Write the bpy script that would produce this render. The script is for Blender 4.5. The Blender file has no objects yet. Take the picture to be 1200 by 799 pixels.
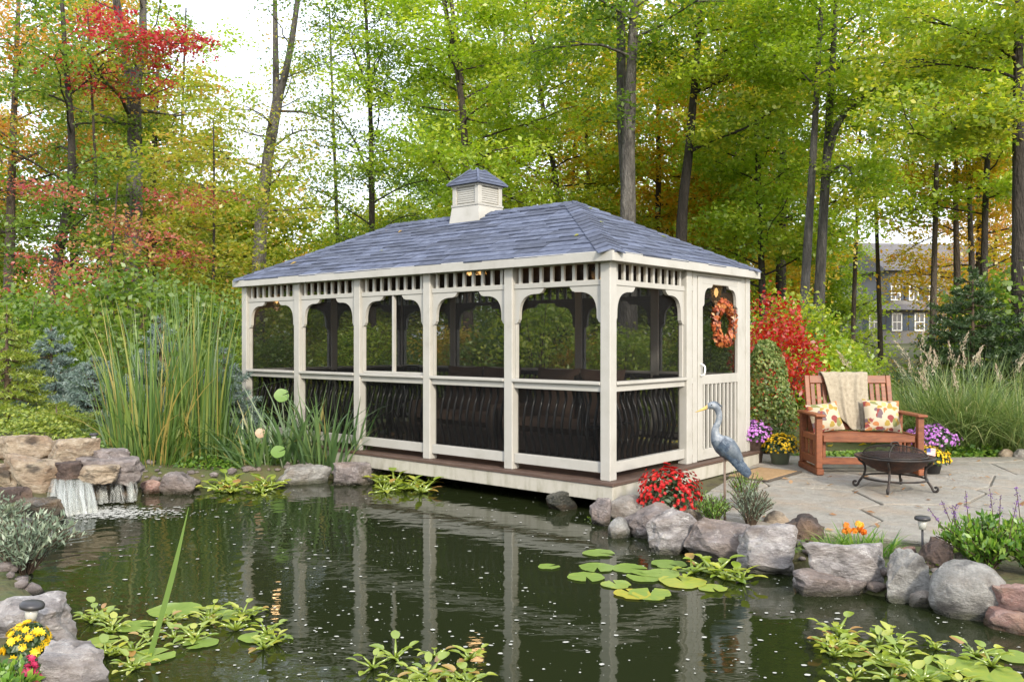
import bpy, bmesh, math, random
import numpy as np
from mathutils import Vector, Matrix, noise as mnoise
R = math.radians
random.seed(7)
rng = np.random.default_rng(11)
SC = bpy.context.scene
COL = SC.collection

# ------------------------------------------------------------------ camera, sky, sun, exposure
CAM_H = 1.62
FPX = 1023.0
cam_d = bpy.data.cameras.new('camera')
cam = bpy.data.objects.new('camera', cam_d)
COL.objects.link(cam)
cam.location = (0, 0, CAM_H)
cam.rotation_euler = (R(90), 0, 0)
cam_d.sensor_width = 36.0
cam_d.lens = 36.0 * FPX / 1200.0
cam_d.clip_start = 0.05
cam_d.clip_end = 900
SC.camera = cam

SUN_AZ, SUN_EL = R(160), R(28)          # azimuth from +Y towards +X
world = bpy.data.worlds.new('World')
SC.world = world
world.use_nodes = True
wn, wl = world.node_tree.nodes, world.node_tree.links
for n in list(wn): wn.remove(n)
w_out = wn.new('ShaderNodeOutputWorld')
w_bg = wn.new('ShaderNodeBackground')
w_sky = wn.new('ShaderNodeTexSky')
w_sky.sky_type = 'NISHITA'
w_sky.sun_disc = False
w_sky.sun_elevation = SUN_EL
w_sky.sun_rotation = SUN_AZ
w_sky.air_density = 1.0
w_sky.dust_density = 2.5
w_sky.ozone_density = 1.0
w_mix = wn.new('ShaderNodeMixRGB')
w_mix.inputs[0].default_value = 0.62
w_mix.inputs[2].default_value = (9.3, 9.6, 10.2, 1)      # thin even white cloud
wl.new(w_sky.outputs[0], w_mix.inputs[1])
wl.new(w_mix.outputs[0], w_bg.inputs[0])
w_bg.inputs[1].default_value = 0.15
wl.new(w_bg.outputs[0], w_out.inputs[0])

sun_d = bpy.data.lights.new('sun', 'SUN')
sun_d.energy = 2.5
sun_d.angle = R(6)
sun_d.color = (1.0, 0.91, 0.77)
sun = bpy.data.objects.new('sun', sun_d)
COL.objects.link(sun)
S = Vector((math.sin(SUN_AZ) * math.cos(SUN_EL), math.cos(SUN_AZ) * math.cos(SUN_EL), math.sin(SUN_EL)))
sun.rotation_euler = (-S).to_track_quat('-Z', 'Y').to_euler()
sun.location = (-20, -8, 25)

SC.view_settings.view_transform = 'Standard'
SC.view_settings.look = 'None'
SC.view_settings.gamma = 1
SC.view_settings.exposure = 0.82
SC.view_settings.use_curve_mapping = False
SC.render.engine = 'CYCLES'
SC.cycles.use_denoising = True
try:
    SC.cycles.denoiser = 'OPENIMAGEDENOISE'
    SC.cycles.denoising_input_passes = 'RGB_ALBEDO_NORMAL'
except Exception:
    pass
SC.cycles.max_bounces = 7
SC.cycles.diffuse_bounces = 4
SC.cycles.glossy_bounces = 3
SC.cycles.transmission_bounces = 4
SC.cycles.transparent_max_bounces = 10
SC.cycles.caustics_reflective = False
SC.cycles.caustics_refractive = False
SC.cycles.sample_clamp_indirect = 6

# ------------------------------------------------------------------ helpers
def G(px, py, z=0.0):
    """point on the level z that the photograph shows at this place"""
    Y = (CAM_H - z) * FPX / (py - 400.0)
    return Vector(((px - 600.0) / FPX * Y, Y, z))
def A(px, py, Y):
    return Vector(((px - 600.0) / FPX * Y, Y, CAM_H - (py - 400.0) / FPX * Y))

def tag(o, label=None, cat=None, group=None, kind=None):
    if label: o['label'] = label
    if cat: o['category'] = cat
    if group: o['group'] = group
    if kind: o['kind'] = kind
    return o
def empty(name, loc=(0, 0, 0), rz=0.0, label=None, cat=None, group=None):
    o = bpy.data.objects.new(name, None)
    COL.objects.link(o)
    o.location = loc
    o.rotation_euler = (0, 0, rz)
    o.empty_display_size = 0.1
    return tag(o, label, cat, group)
def new_mesh(name, V, F, mat=None, smooth=False, attr=None):
    me = bpy.data.meshes.new(name)
    V = np.asarray(V, dtype=np.float32)
    if isinstance(F, np.ndarray):
        n, k = F.shape
        me.vertices.add(len(V)); me.vertices.foreach_set('co', V.ravel())
        me.loops.add(n * k); me.loops.foreach_set('vertex_index', F.astype(np.int32).ravel())
        me.polygons.add(n)
        me.polygons.foreach_set('loop_start', np.arange(0, n * k, k, dtype=np.int32))
        me.polygons.foreach_set('loop_total', np.full(n, k, dtype=np.int32))
        me.update(calc_edges=True)
    else:
        me.from_pydata([tuple(map(float, v)) for v in V], [], F)
        me.update()
    if attr is not None:
        a = me.attributes.new('rnd', 'FLOAT', 'POINT')
        a.data.foreach_set('value', np.asarray(attr, dtype=np.float32))
    if smooth:
        me.polygons.foreach_set('use_smooth', np.ones(len(me.polygons), dtype=bool))
    if mat is not None:
        me.materials.append(M[mat] if isinstance(mat, str) else mat)
    return me
def obj(name, me, parent=None, loc=(0, 0, 0), rot=(0, 0, 0), scale=(1, 1, 1)):
    o = bpy.data.objects.new(name, me)
    COL.objects.link(o)
    if parent is not None: o.parent = parent
    o.location = loc; o.rotation_euler = rot; o.scale = scale
    return o
def copy_tree(o, parent=None):
    c = o.copy(); COL.objects.link(c); c.parent = parent
    for ch in list(o.children): copy_tree(ch, c)
    return c

def cat_parts(parts):
    V, F, A_ = [], [], []
    off = 0
    for p in parts:
        v, f = p[0], p[1]
        V.append(np.asarray(v, dtype=float)); F += [tuple(i + off for i in q) for q in f]
        off += len(v)
    return np.concatenate(V), F

def box_vf(x0, x1, y0, y1, z0, z1, b=0.004):
    b = min(b, 0.3 * min(x1 - x0, y1 - y0, z1 - z0))
    bm = bmesh.new()
    m = Matrix.Translation(((x0 + x1) / 2, (y0 + y1) / 2, (z0 + z1) / 2)) @ Matrix.Diagonal((x1 - x0, y1 - y0, z1 - z0, 1))
    bmesh.ops.create_cube(bm, size=1, matrix=m)
    if b > 0:
        bmesh.ops.bevel(bm, geom=bm.edges[:] + bm.verts[:], offset=b, segments=1, affect='EDGES', profile=0.5)
    V = [v.co[:] for v in bm.verts]
    F = [tuple(v.index for v in f.verts) for f in bm.faces]
    bm.free()
    return V, F
_boxcache = {}
def box(name, mat, parent, x0, x1, y0, y1, z0, z1, b=0.004, loc=(0, 0, 0), rot=(0, 0, 0)):
    key = (mat, tuple(round(q, 4) for q in (x1 - x0, y1 - y0, z1 - z0, b)))
    c = Vector(((x0 + x1) / 2, (y0 + y1) / 2, (z0 + z1) / 2))
    if key not in _boxcache:
        hx, hy, hz = (x1 - x0) / 2, (y1 - y0) / 2, (z1 - z0) / 2
        V, F = box_vf(-hx, hx, -hy, hy, -hz, hz, b)
        _boxcache[key] = new_mesh(name, V, F, mat)
    Rm = Matrix.Rotation(rot[2], 3, 'Z') @ Matrix.Rotation(rot[1], 3, 'Y') @ Matrix.Rotation(rot[0], 3, 'X')
    return obj(name, _boxcache[key], parent, Vector(loc) + Rm @ c, rot)

def tube_vf(pts, rad, n=8, cap=True, flat=None):
    """loft circles along a path; rad per point or (rx, ry) per point"""
    P = [Vector(p) for p in pts]
    V, F = [], []
    up = Vector((0, 0, 1))
    prev = None
    for i, p in enumerate(P):
        t = (P[min(i + 1, len(P) - 1)] - P[max(i - 1, 0)]).normalized()
        if prev is None:
            ref = up if abs(t.dot(up)) < 0.9 else Vector((0, 1, 0))
            s = t.cross(ref).normalized()
        else:
            s = (prev - t * prev.dot(t))
            s = s.normalized() if s.length > 1e-6 else t.orthogonal().normalized()
        prev = s
        q = t.cross(s)
        r = rad[i] if hasattr(rad, '__len__') else rad
        rx, ry = (r if hasattr(r, '__len__') else (r, r))
        for k in range(n):
            a = 2 * math.pi * k / n
            V.append(p + s * (math.cos(a) * rx) + q * (math.sin(a) * ry))
    for i in range(len(P) - 1):
        for k in range(n):
            a, b = i * n + k, i * n + (k + 1) % n
            F.append((a, b, b + n, a + n))
    if cap:
        F.append(tuple(range(n - 1, -1, -1)))
        F.append(tuple(range((len(P) - 1) * n, len(P) * n)))
    return [tuple(v) for v in V], F
def tube(name, mat, parent, pts, rad, n=8, smooth=True, loc=(0, 0, 0)):
    V, F = tube_vf(pts, rad, n)
    return obj(name, new_mesh(name, V, F, mat, smooth), parent, loc)
def lathe_vf(prof, n=24):
    V, F = [], []
    for (r, z) in prof:
        for k in range(n):
            a = 2 * math.pi * k / n
            V.append((r * math.cos(a), r * math.sin(a), z))
    for i in range(len(prof) - 1):
        for k in range(n):
            a, b = i * n + k, i * n + (k + 1) % n
            F.append((a, b, b + n, a + n))
    F.append(tuple(range(n - 1, -1, -1)))
    F.append(tuple(range((len(prof) - 1) * n, len(prof) * n)))
    return V, F
def bez(pts, n=12):
    """smooth curve through points (Catmull-Rom)"""
    P = [Vector(p) for p in pts]
    P = [P[0] * 2 - P[1]] + P + [P[-1] * 2 - P[-2]]
    out = []
    for i in range(1, len(P) - 2):
        for k in range(n):
            t = k / n
            a, b, c, d = P[i - 1], P[i], P[i + 1], P[i + 2]
            out.append(0.5 * ((2 * b) + (-a + c) * t + (2 * a - 5 * b + 4 * c - d) * t * t + (-a + 3 * b - 3 * c + d) * t ** 3))
    out.append(P[-2])
    return out

# ------------------------------------------------------------------ materials
M = {}
def nodes_of(name):
    m = bpy.data.materials.new(name); m.use_nodes = True
    M[name] = m
    nt = m.node_tree
    for n in list(nt.nodes): nt.nodes.remove(n)
    return m, nt.nodes, nt.links, nt.nodes.new('ShaderNodeOutputMaterial')
def ramp_node(N, cols, pos=None):
    r = N.new('ShaderNodeValToRGB')
    e = r.color_ramp.elements
    pos = pos or [i / (len(cols) - 1) for i in range(len(cols))]
    while len(e) < len(cols): e.new(0.5)
    for i, (c, p) in enumerate(zip(cols, pos)):
        e[i].position = p; e[i].color = (c[0], c[1], c[2], 1)
    return r
def pmat(name, cols, rough=0.6, scale=6.0, bump=0.2, bscale=30.0, metal=0.0, spec=0.5, stretch=(1, 1, 1), detail=6, objrand=0.0, dist=0.01, pos=None, coat=0.0, gen=False):
    m, N, L, out = nodes_of(name)
    bs = N.new('ShaderNodeBsdfPrincipled')
    tc = N.new('ShaderNodeTexCoord'); mp = N.new('ShaderNodeMapping')
    mp.inputs['Scale'].default_value = stretch
    L.new(tc.outputs['Object'], mp.inputs[0])
    no = N.new('ShaderNodeTexNoise'); no.inputs['Scale'].default_value = scale; no.inputs['Detail'].default_value = detail
    no.inputs['Roughness'].default_value = 0.65
    oi = N.new('ShaderNodeObjectInfo')
    if objrand > 0:
        sc_ = N.new('ShaderNodeVectorMath'); sc_.operation = 'SCALE'; sc_.inputs[0].default_value = (37, 53, 71)
        L.new(oi.outputs['Random'], sc_.inputs['Scale'])
        ad = N.new('ShaderNodeVectorMath'); ad.operation = 'ADD'
        L.new(mp.outputs[0], ad.inputs[0]); L.new(sc_.outputs[0], ad.inputs[1])
        L.new(ad.outputs[0], no.inputs['Vector'])
    else:
        L.new(mp.outputs[0], no.inputs['Vector'])
    rp = ramp_node(N, cols, pos or [0.28 + 0.44 * i / max(1, len(cols) - 1) for i in range(len(cols))])
    L.new(no.outputs['Fac'], rp.inputs[0])
    col = rp.outputs[0]
    if objrand > 0:
        hs = N.new('ShaderNodeHueSaturation')
        mr = N.new('ShaderNodeMapRange'); mr.inputs['To Min'].default_value = 1 - objrand; mr.inputs['To Max'].default_value = 1 + objrand
        L.new(oi.outputs['Random'], mr.inputs['Value']); L.new(mr.outputs[0], hs.inputs['Value'])
        L.new(col, hs.inputs['Color']); col = hs.outputs[0]
    L.new(col, bs.inputs['Base Color'])
    bs.inputs['Roughness'].default_value = rough
    bs.inputs['Metallic'].default_value = metal
    bs.inputs['Specular IOR Level'].default_value = spec
    bs.inputs['Coat Weight'].default_value = coat
    if bump > 0:
        nb = N.new('ShaderNodeTexNoise'); nb.inputs['Scale'].default_value = bscale; nb.inputs['Detail'].default_value = 5
        L.new(mp.outputs[0], nb.inputs['Vector'])
        bu = N.new('ShaderNodeBump'); bu.inputs['Strength'].default_value = bump; bu.inputs['Distance'].default_value = dist
        L.new(nb.outputs['Fac'], bu.inputs['Height']); L.new(bu.outputs[0], bs.inputs['Normal'])
    L.new(bs.outputs[0], out.inputs[0])
    return m
def leafmat(name, cols, trans=0.45, gloss=0.06, pos=None, rough=0.45):
    m, N, L, out = nodes_of(name)
    at = N.new('ShaderNodeAttribute'); at.attribute_name = 'rnd'
    rp = ramp_node(N, cols, pos)
    L.new(at.outputs['Fac'], rp.inputs[0])
    d = N.new('ShaderNodeBsdfDiffuse'); t = N.new('ShaderNodeBsdfTranslucent'); g = N.new('ShaderNodeBsdfGlossy')
    g.inputs['Roughness'].default_value = rough
    g.inputs['Color'].default_value = (0.8, 0.85, 0.8, 1)
    L.new(rp.outputs[0], d.inputs[0])
    br = N.new('ShaderNodeHueSaturation'); br.inputs['Value'].default_value = 1.9; br.inputs['Saturation'].default_value = 1.08
    L.new(rp.outputs[0], br.inputs['Color']); L.new(br.outputs[0], t.inputs[0])
    m1 = N.new('ShaderNodeMixShader'); m1.inputs[0].default_value = trans
    L.new(d.outputs[0], m1.inputs[1]); L.new(t.outputs[0], m1.inputs[2])
    m2 = N.new('ShaderNodeMixShader'); m2.inputs[0].default_value = gloss
    L.new(m1.outputs[0], m2.inputs[1]); L.new(g.outputs[0], m2.inputs[2])
    L.new(m2.outputs[0], out.inputs[0])
    return m

pmat('trim', [(0.31, 0.298, 0.26), (0.37, 0.36, 0.325), (0.395, 0.385, 0.353), (0.415, 0.405, 0.375)], 0.45, 3.5, 0.1, 45, objrand=0.045, pos=[.25, .4, .55, .75])
pmat('trim_dirty', [(0.17, 0.17, 0.11), (0.33, 0.315, 0.255), (0.41, 0.39, 0.335), (0.45, 0.43, 0.38)], 0.55, 3.0, 0.12, 50, stretch=(3, 3, 1), pos=[.25, .38, .52, .75])
pmat('deck_wood', [(0.05, 0.03, 0.022), (0.09, 0.055, 0.04), (0.13, 0.085, 0.065)], 0.6, 8, 0.3, 40, stretch=(12, 1, 12))
pmat('black_metal', [(0.006, 0.006, 0.007), (0.012, 0.012, 0.013)], 0.22, 8, 0.04, 80)
pmat('interior_wood', [(0.10, 0.055, 0.03), (0.16, 0.09, 0.05), (0.2, 0.12, 0.07)], 0.55, 5, 0.15, 40, stretch=(1, 8, 8))
pmat('cushion_brown', [(0.06, 0.036, 0.024), (0.09, 0.055, 0.036)], 0.9, 12, 0.3, 150)
pmat('wicker', [(0.035, 0.022, 0.015), (0.07, 0.045, 0.03)], 0.6, 60, 0.7, 120)
pmat('cedar', [(0.11, 0.032, 0.012), (0.19, 0.057, 0.02), (0.26, 0.088, 0.032)], 0.5, 4, 0.15, 30, stretch=(2, 9, 9), objrand=0.2)
pmat('blanket', [(0.23, 0.195, 0.14), (0.31, 0.27, 0.20), (0.38, 0.335, 0.255)], 0.95, 25, 0.6, 220, dist=0.006)
pmat('iron', [(0.012, 0.011, 0.011), (0.03, 0.026, 0.024), (0.06, 0.035, 0.022)], 0.5, 14, 0.25, 90, metal=0.35)
pmat('rust', [(0.016, 0.011, 0.01), (0.045, 0.02, 0.013), (0.12, 0.045, 0.022)], 0.75, 9, 0.4, 60)
pmat('mat_coir', [(0.26, 0.16, 0.07), (0.36, 0.23, 0.11), (0.42, 0.28, 0.15)], 0.95, 30, 0.8, 250)
pmat('mat_border', [(0.06, 0.05, 0.04), (0.10, 0.08, 0.06)], 0.9, 30, 0.4, 200)
pmat('pot_brown', [(0.09, 0.06, 0.05), (0.15, 0.105, 0.085)], 0.65, 8, 0.2, 60)
pmat('pot_green', [(0.13, 0.16, 0.10), (0.2, 0.235, 0.16)], 0.4, 5, 0.1, 40)
pmat('pot_dark', [(0.02, 0.02, 0.022), (0.04, 0.04, 0.042)], 0.5, 5, 0.1, 40)
pmat('soil', [(0.03, 0.02, 0.013), (0.06, 0.04, 0.026)], 0.95, 20, 0.8, 60)
pmat('heron_body', [(0.035, 0.046, 0.066), (0.07, 0.09, 0.115), (0.14, 0.165, 0.19)], 0.5, 14, 0.35, 60)
pmat('heron_wing', [(0.016, 0.026, 0.045), (0.05, 0.075, 0.115), (0.13, 0.165, 0.21)], 0.45, 34, 0.35, 50)
pmat('heron_pale', [(0.08, 0.10, 0.13), (0.16, 0.185, 0.22), (0.33, 0.35, 0.37)], 0.5, 26, 0.25, 70)
pmat('heron_beak', [(0.42, 0.28, 0.07), (0.55, 0.40, 0.14)], 0.45, 20, 0.1, 60)
pmat('rod', [(0.10, 0.07, 0.05), (0.17, 0.12, 0.09)], 0.6, 10, 0.2, 60)
pmat('siding', [(0.15, 0.145, 0.145), (0.19, 0.185, 0.185)], 0.7, 1.0, 0.05, 10)
pmat('house_roof', [(0.10, 0.095, 0.10), (0.16, 0.15, 0.155)], 0.85, 3, 0.2, 10)
pmat('shutter', [(0.035, 0.05, 0.075), (0.05, 0.07, 0.1)], 0.6, 3, 0.0, 10)
pmat('white_paint', [(0.72, 0.72, 0.70), (0.8, 0.8, 0.78)], 0.5, 3, 0.0, 10)
pmat('brown_roof', [(0.20, 0.11, 0.075), (0.28, 0.17, 0.12)], 0.85, 3, 0.2, 10)
pmat('needle_stem', [(0.06, 0.04, 0.025), (0.11, 0.075, 0.05)], 0.9, 12, 0.4, 40)
pmat('solar_cap', [(0.03, 0.03, 0.034), (0.06, 0.06, 0.065)], 0.45, 9, 0.1, 60, metal=0.3)
pmat('window_glass', [(0.03, 0.035, 0.045), (0.09, 0.10, 0.12)], 0.08, 2, 0.0, 10, spec=0.8)
def bark(name, cols, scale=2.6):
    m = pmat(name, cols, 0.92, scale, 1.0, 9.0, stretch=(3.4, 3.4, 0.8), dist=0.08)
bark('bark_grey', [(0.03, 0.027, 0.025), (0.085, 0.078, 0.071), (0.18, 0.168, 0.155)])
bark('bark_brown', [(0.03, 0.023, 0.018), (0.06, 0.047, 0.037), (0.105, 0.087, 0.07)])
bark('bark_dark', [(0.016, 0.013, 0.011), (0.034, 0.028, 0.023), (0.066, 0.055, 0.046)])
bark('bark_pale', [(0.14, 0.125, 0.105), (0.26, 0.235, 0.20), (0.38, 0.35, 0.30)])

def rockmat(name, cols, band=0.0, lich=0.25, rough=0.75, lichcol=(0.62, 0.60, 0.56), dark=0.8, tint=(0.30, 0.19, 0.11), tintw=0.45):
    m, N, L, out = nodes_of(name)
    bs = N.new('ShaderNodeBsdfPrincipled'); bs.inputs['Roughness'].default_value = rough
    tc = N.new('ShaderNodeTexCoord'); mp = N.new('ShaderNodeMapping')
    mp.inputs['Scale'].default_value = (1, 1, 1 + 2.2 * band)
    mp.inputs['Rotation'].default_value = (0.2, 0.25, 0.3)
    L.new(tc.outputs['Object'], mp.inputs[0])
    oi = N.new('ShaderNodeObjectInfo')
    sc_ = N.new('ShaderNodeVectorMath'); sc_.operation = 'SCALE'; sc_.inputs[0].default_value = (17, 33, 51)
    L.new(oi.outputs['Random'], sc_.inputs['Scale'])
    ad = N.new('ShaderNodeVectorMath'); ad.operation = 'ADD'
    L.new(mp.outputs[0], ad.inputs[0]); L.new(sc_.outputs[0], ad.inputs[1])
    n1 = N.new('ShaderNodeTexNoise'); n1.inputs['Scale'].default_value = 6.5; n1.inputs['Detail'].default_value = 10; n1.inputs['Roughness'].default_value = 0.75
    n1.inputs['Distortion'].default_value = 0.2
    L.new(ad.outputs[0], n1.inputs['Vector'])
    rp = ramp_node(N, cols, [0.3 + 0.4 * i / (len(cols) - 1) for i in range(len(cols))])
    L.new(n1.outputs['Fac'], rp.inputs[0])
    n2 = N.new('ShaderNodeTexNoise'); n2.inputs['Scale'].default_value = 11; n2.inputs['Detail'].default_value = 10; n2.inputs['Roughness'].default_value = 0.75
    L.new(ad.outputs[0], n2.inputs['Vector'])
    r2 = ramp_node(N, [(0, 0, 0), (1, 1, 1)], [0.56, 0.64])
    L.new(n2.outputs['Fac'], r2.inputs[0])
    mu = N.new('ShaderNodeMath'); mu.operation = 'MULTIPLY'; mu.inputs[1].default_value = lich
    L.new(r2.outputs[0], mu.inputs[0])
    mx = N.new('ShaderNodeMixRGB'); mx.inputs[2].default_value = (*lichcol, 1)
    L.new(mu.outputs[0], mx.inputs[0]); L.new(rp.outputs[0], mx.inputs[1])
    n4 = N.new('ShaderNodeTexNoise'); n4.inputs['Scale'].default_value = 5; n4.inputs['Detail'].default_value = 8
    a4 = N.new('ShaderNodeVectorMath'); a4.operation = 'ADD'; a4.inputs[1].default_value = (9, 4, 2)
    L.new(ad.outputs[0], a4.inputs[0]); L.new(a4.outputs[0], n4.inputs['Vector'])
    r4 = ramp_node(N, [(0, 0, 0), (1, 1, 1)], [0.55, 0.68]); L.new(n4.outputs['Fac'], r4.inputs[0])
    m4 = N.new('ShaderNodeMath'); m4.operation = 'MULTIPLY'; m4.inputs[1].default_value = dark
    L.new(r4.outputs[0], m4.inputs[0])
    mx2 = N.new('ShaderNodeMixRGB'); mx2.inputs[2].default_value = (0.035, 0.03, 0.028, 1)
    L.new(m4.outputs[0], mx2.inputs[0]); L.new(mx.outputs[0], mx2.inputs[1])
    n5 = N.new('ShaderNodeTexNoise'); n5.inputs['Scale'].default_value = 2.6; n5.inputs['Detail'].default_value = 6
    a5 = N.new('ShaderNodeVectorMath'); a5.operation = 'ADD'; a5.inputs[1].default_value = (3, 14, 7)
    L.new(ad.outputs[0], a5.inputs[0]); L.new(a5.outputs[0], n5.inputs['Vector'])
    r5 = ramp_node(N, [(0, 0, 0), (1, 1, 1)], [0.48, 0.66]); L.new(n5.outputs['Fac'], r5.inputs[0])
    m5 = N.new('ShaderNodeMath'); m5.operation = 'MULTIPLY'; m5.inputs[1].default_value = tintw; L.new(r5.outputs[0], m5.inputs[0])
    mx3 = N.new('ShaderNodeMixRGB'); mx3.inputs[2].default_value = (*tint, 1)
    L.new(m5.outputs[0], mx3.inputs[0]); L.new(mx2.outputs[0], mx3.inputs[1])
    ge = N.new('ShaderNodeNewGeometry'); sz = N.new('ShaderNodeSeparateXYZ'); L.new(ge.outputs['Position'], sz.inputs[0])
    wz = N.new('ShaderNodeMath'); wz.operation = 'MULTIPLY_ADD'; wz.inputs[1].default_value = -.09; L.new(n1.outputs['Fac'], wz.inputs[0]); L.new(sz.outputs['Z'], wz.inputs[2])
    wr_ = N.new('ShaderNodeMapRange'); wr_.inputs['From Min'].default_value = -.02; wr_.inputs['From Max'].default_value = .02; wr_.inputs['To Min'].default_value = 1; wr_.inputs['To Max'].default_value = 0
    L.new(wz.outputs[0], wr_.inputs['Value'])
    wm = N.new('ShaderNodeMixRGB'); wm.blend_type = 'MULTIPLY'; wm.inputs[2].default_value = (.3, .31, .24, 1)
    L.new(wr_.outputs[0], wm.inputs[0]); L.new(mx3.outputs[0], wm.inputs[1])
    L.new(wm.outputs[0], bs.inputs['Base Color'])
    rm_ = N.new('ShaderNodeMapRange'); rm_.inputs['To Min'].default_value = rough; rm_.inputs['To Max'].default_value = .25
    L.new(wr_.outputs[0], rm_.inputs['Value']); L.new(rm_.outputs[0], bs.inputs['Roughness'])
    n3 = N.new('ShaderNodeTexNoise'); n3.inputs['Scale'].default_value = 20; n3.inputs['Detail'].default_value = 10; n3.inputs['Roughness'].default_value = 0.7
    L.new(ad.outputs[0], n3.inputs['Vector'])
    bu = N.new('ShaderNodeBump'); bu.inputs['Strength'].default_value = 1.0; bu.inputs['Distance'].default_value = 0.05
    L.new(n3.outputs['Fac'], bu.inputs['Height']); L.new(bu.outputs[0], bs.inputs['Normal'])
    L.new(bs.outputs[0], out.inputs[0])
rockmat('rock_grey', [(0.13, 0.127, 0.117), (0.26, 0.255, 0.24), (0.42, 0.415, 0.395)], 0.2, 0.5, tintw=.3)
rockmat('rock_white', [(0.10, 0.09, 0.092), (0.31, 0.29, 0.285), (0.56, 0.535, 0.525)], 0.6, 0.8, lichcol=(0.70, 0.68, 0.67), tint=(0.28, 0.21, 0.16), tintw=0.3)
rockmat('rock_purple', [(0.095, 0.082, 0.078), (0.21, 0.18, 0.172), (0.36, 0.32, 0.305)], 0.3, 0.6, lichcol=(0.55, 0.52, 0.5), dark=.65, tint=(0.24, 0.17, 0.12))
rockmat('rock_tan', [(0.17, 0.125, 0.085), (0.35, 0.28, 0.20), (0.50, 0.425, 0.33)], 0.5, 0.45, tint=(0.22, 0.12, 0.06), lichcol=(0.68, 0.62, 0.53))
rockmat('rock_pink', [(0.24, 0.12, 0.10), (0.34, 0.21, 0.18), (0.44, 0.32, 0.28)], 0.3, 0.25)
rockmat('rock_dark', [(0.035, 0.026, 0.022), (0.075, 0.052, 0.045), (0.14, 0.10, 0.085)], 0.1, 0.15, lichcol=(0.3, 0.25, 0.22))
rockmat('rock_wet', [(0.018, 0.02, 0.016), (0.05, 0.05, 0.04), (0.10, 0.095, 0.08)], 0.4, 0.1, 0.18, lichcol=(0.15, 0.17, 0.1))
rockmat('flagstone', [(0.25, 0.235, 0.20), (0.33, 0.31, 0.27), (0.41, 0.385, 0.335)], 0.0, 0.12, 0.8, lichcol=(0.48, 0.40, 0.30), dark=0.12, tint=(0.36, 0.28, 0.2), tintw=0.5)

# shingles: colour differs from tab to tab
pmat('shingle', [(0.040, 0.050, 0.082), (0.072, 0.087, 0.135), (0.112, 0.130, 0.185)], 0.9, 9, 0.5, 130, objrand=0.32, dist=0.004)
pmat('shingle_dark', [(0.045, 0.05, 0.068), (0.07, 0.078, 0.1)], 0.9, 9, 0.5, 130, dist=0.004)

# insect screen: fine dark mesh, partly see-through
m, N, L, out = nodes_of('screen')
tr = N.new('ShaderNodeBsdfTransparent'); df = N.new('ShaderNodeBsdfDiffuse'); df.inputs[0].default_value = (0.009, 0.009, 0.009, 1)
gl = N.new('ShaderNodeBsdfGlossy'); gl.inputs['Roughness'].default_value = 0.35; gl.inputs[0].default_value = (0.5, 0.5, 0.5, 1)
mg = N.new('ShaderNodeMixShader'); mg.inputs[0].default_value = 0.03
L.new(df.outputs[0], mg.inputs[1]); L.new(gl.outputs[0], mg.inputs[2])
mx = N.new('ShaderNodeMixShader'); mx.inputs[0].default_value = 0.32
L.new(tr.outputs[0], mx.inputs[1]); L.new(mg.outputs[0], mx.inputs[2]); L.new(mx.outputs[0], out.inputs[0])

def emit(name, c, s):
    m, N, L, out = nodes_of(name)
    e = N.new('ShaderNodeEmission'); e.inputs[0].default_value = (*c, 1); e.inputs[1].default_value = s
    L.new(e.outputs[0], out.inputs[0])
emit('bulb', (1.0, 0.62, 0.28), 2.2)
def glassmat(name, c=(0.85, 0.85, 0.8), t=0.5):
    m, N, L, out = nodes_of(name)
    tr = N.new('ShaderNodeBsdfTransparent'); tr.inputs[0].default_value = (*c, 1)
    g = N.new('ShaderNodeBsdfPrincipled'); g.inputs['Base Color'].default_value = (*c, 1); g.inputs['Roughness'].default_value = 0.12
    mx = N.new('ShaderNodeMixShader'); mx.inputs[0].default_value = 1 - t
    L.new(tr.outputs[0], mx.inputs[1]); L.new(g.outputs[0], mx.inputs[2]); L.new(mx.outputs[0], out.inputs[0])
glassmat('lantern_glass', (0.9, 0.8, 0.6), 0.75)
glassmat('solar_glass', (0.6, 0.6, 0.56), 0.35)
# fire pit spark screen
m, N, L, out = nodes_of('spark_screen')
tr = N.new('ShaderNodeBsdfTransparent'); df = N.new('ShaderNodeBsdfPrincipled')
df.inputs['Base Color'].default_value = (0.03, 0.018, 0.016, 1); df.inputs['Roughness'].default_value = 0.6; df.inputs['Metallic'].default_value = 0.3
mx = N.new('ShaderNodeMixShader'); mx.inputs[0].default_value = 0.5
L.new(tr.outputs[0], mx.inputs[1]); L.new(df.outputs[0], mx.inputs[2]); L.new(mx.outputs[0], out.inputs[0])

# floral print of the cushions
m, N, L, out = nodes_of('floral')
bs = N.new('ShaderNodeBsdfPrincipled'); bs.inputs['Roughness'].default_value = 0.9
tc = N.new('ShaderNodeTexCoord')
nz = N.new('ShaderNodeTexNoise'); nz.inputs['Scale'].default_value = 7; nz.inputs['Detail'].default_value = 2
L.new(tc.outputs['Object'], nz.inputs['Vector'])
va = N.new('ShaderNodeVectorMath'); va.operation = 'SCALE'; va.inputs['Scale'].default_value = 0.16
L.new(nz.outputs['Color'], va.inputs[0])
vb = N.new('ShaderNodeVectorMath'); vb.operation = 'ADD'
L.new(tc.outputs['Object'], vb.inputs[0]); L.new(va.outputs[0], vb.inputs[1])
vo = N.new('ShaderNodeTexVoronoi'); vo.inputs['Scale'].default_value = 15
L.new(vb.outputs[0], vo.inputs['Vector'])
sx = N.new('ShaderNodeSeparateColor'); L.new(vo.outputs['Color'], sx.inputs[0])
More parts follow.
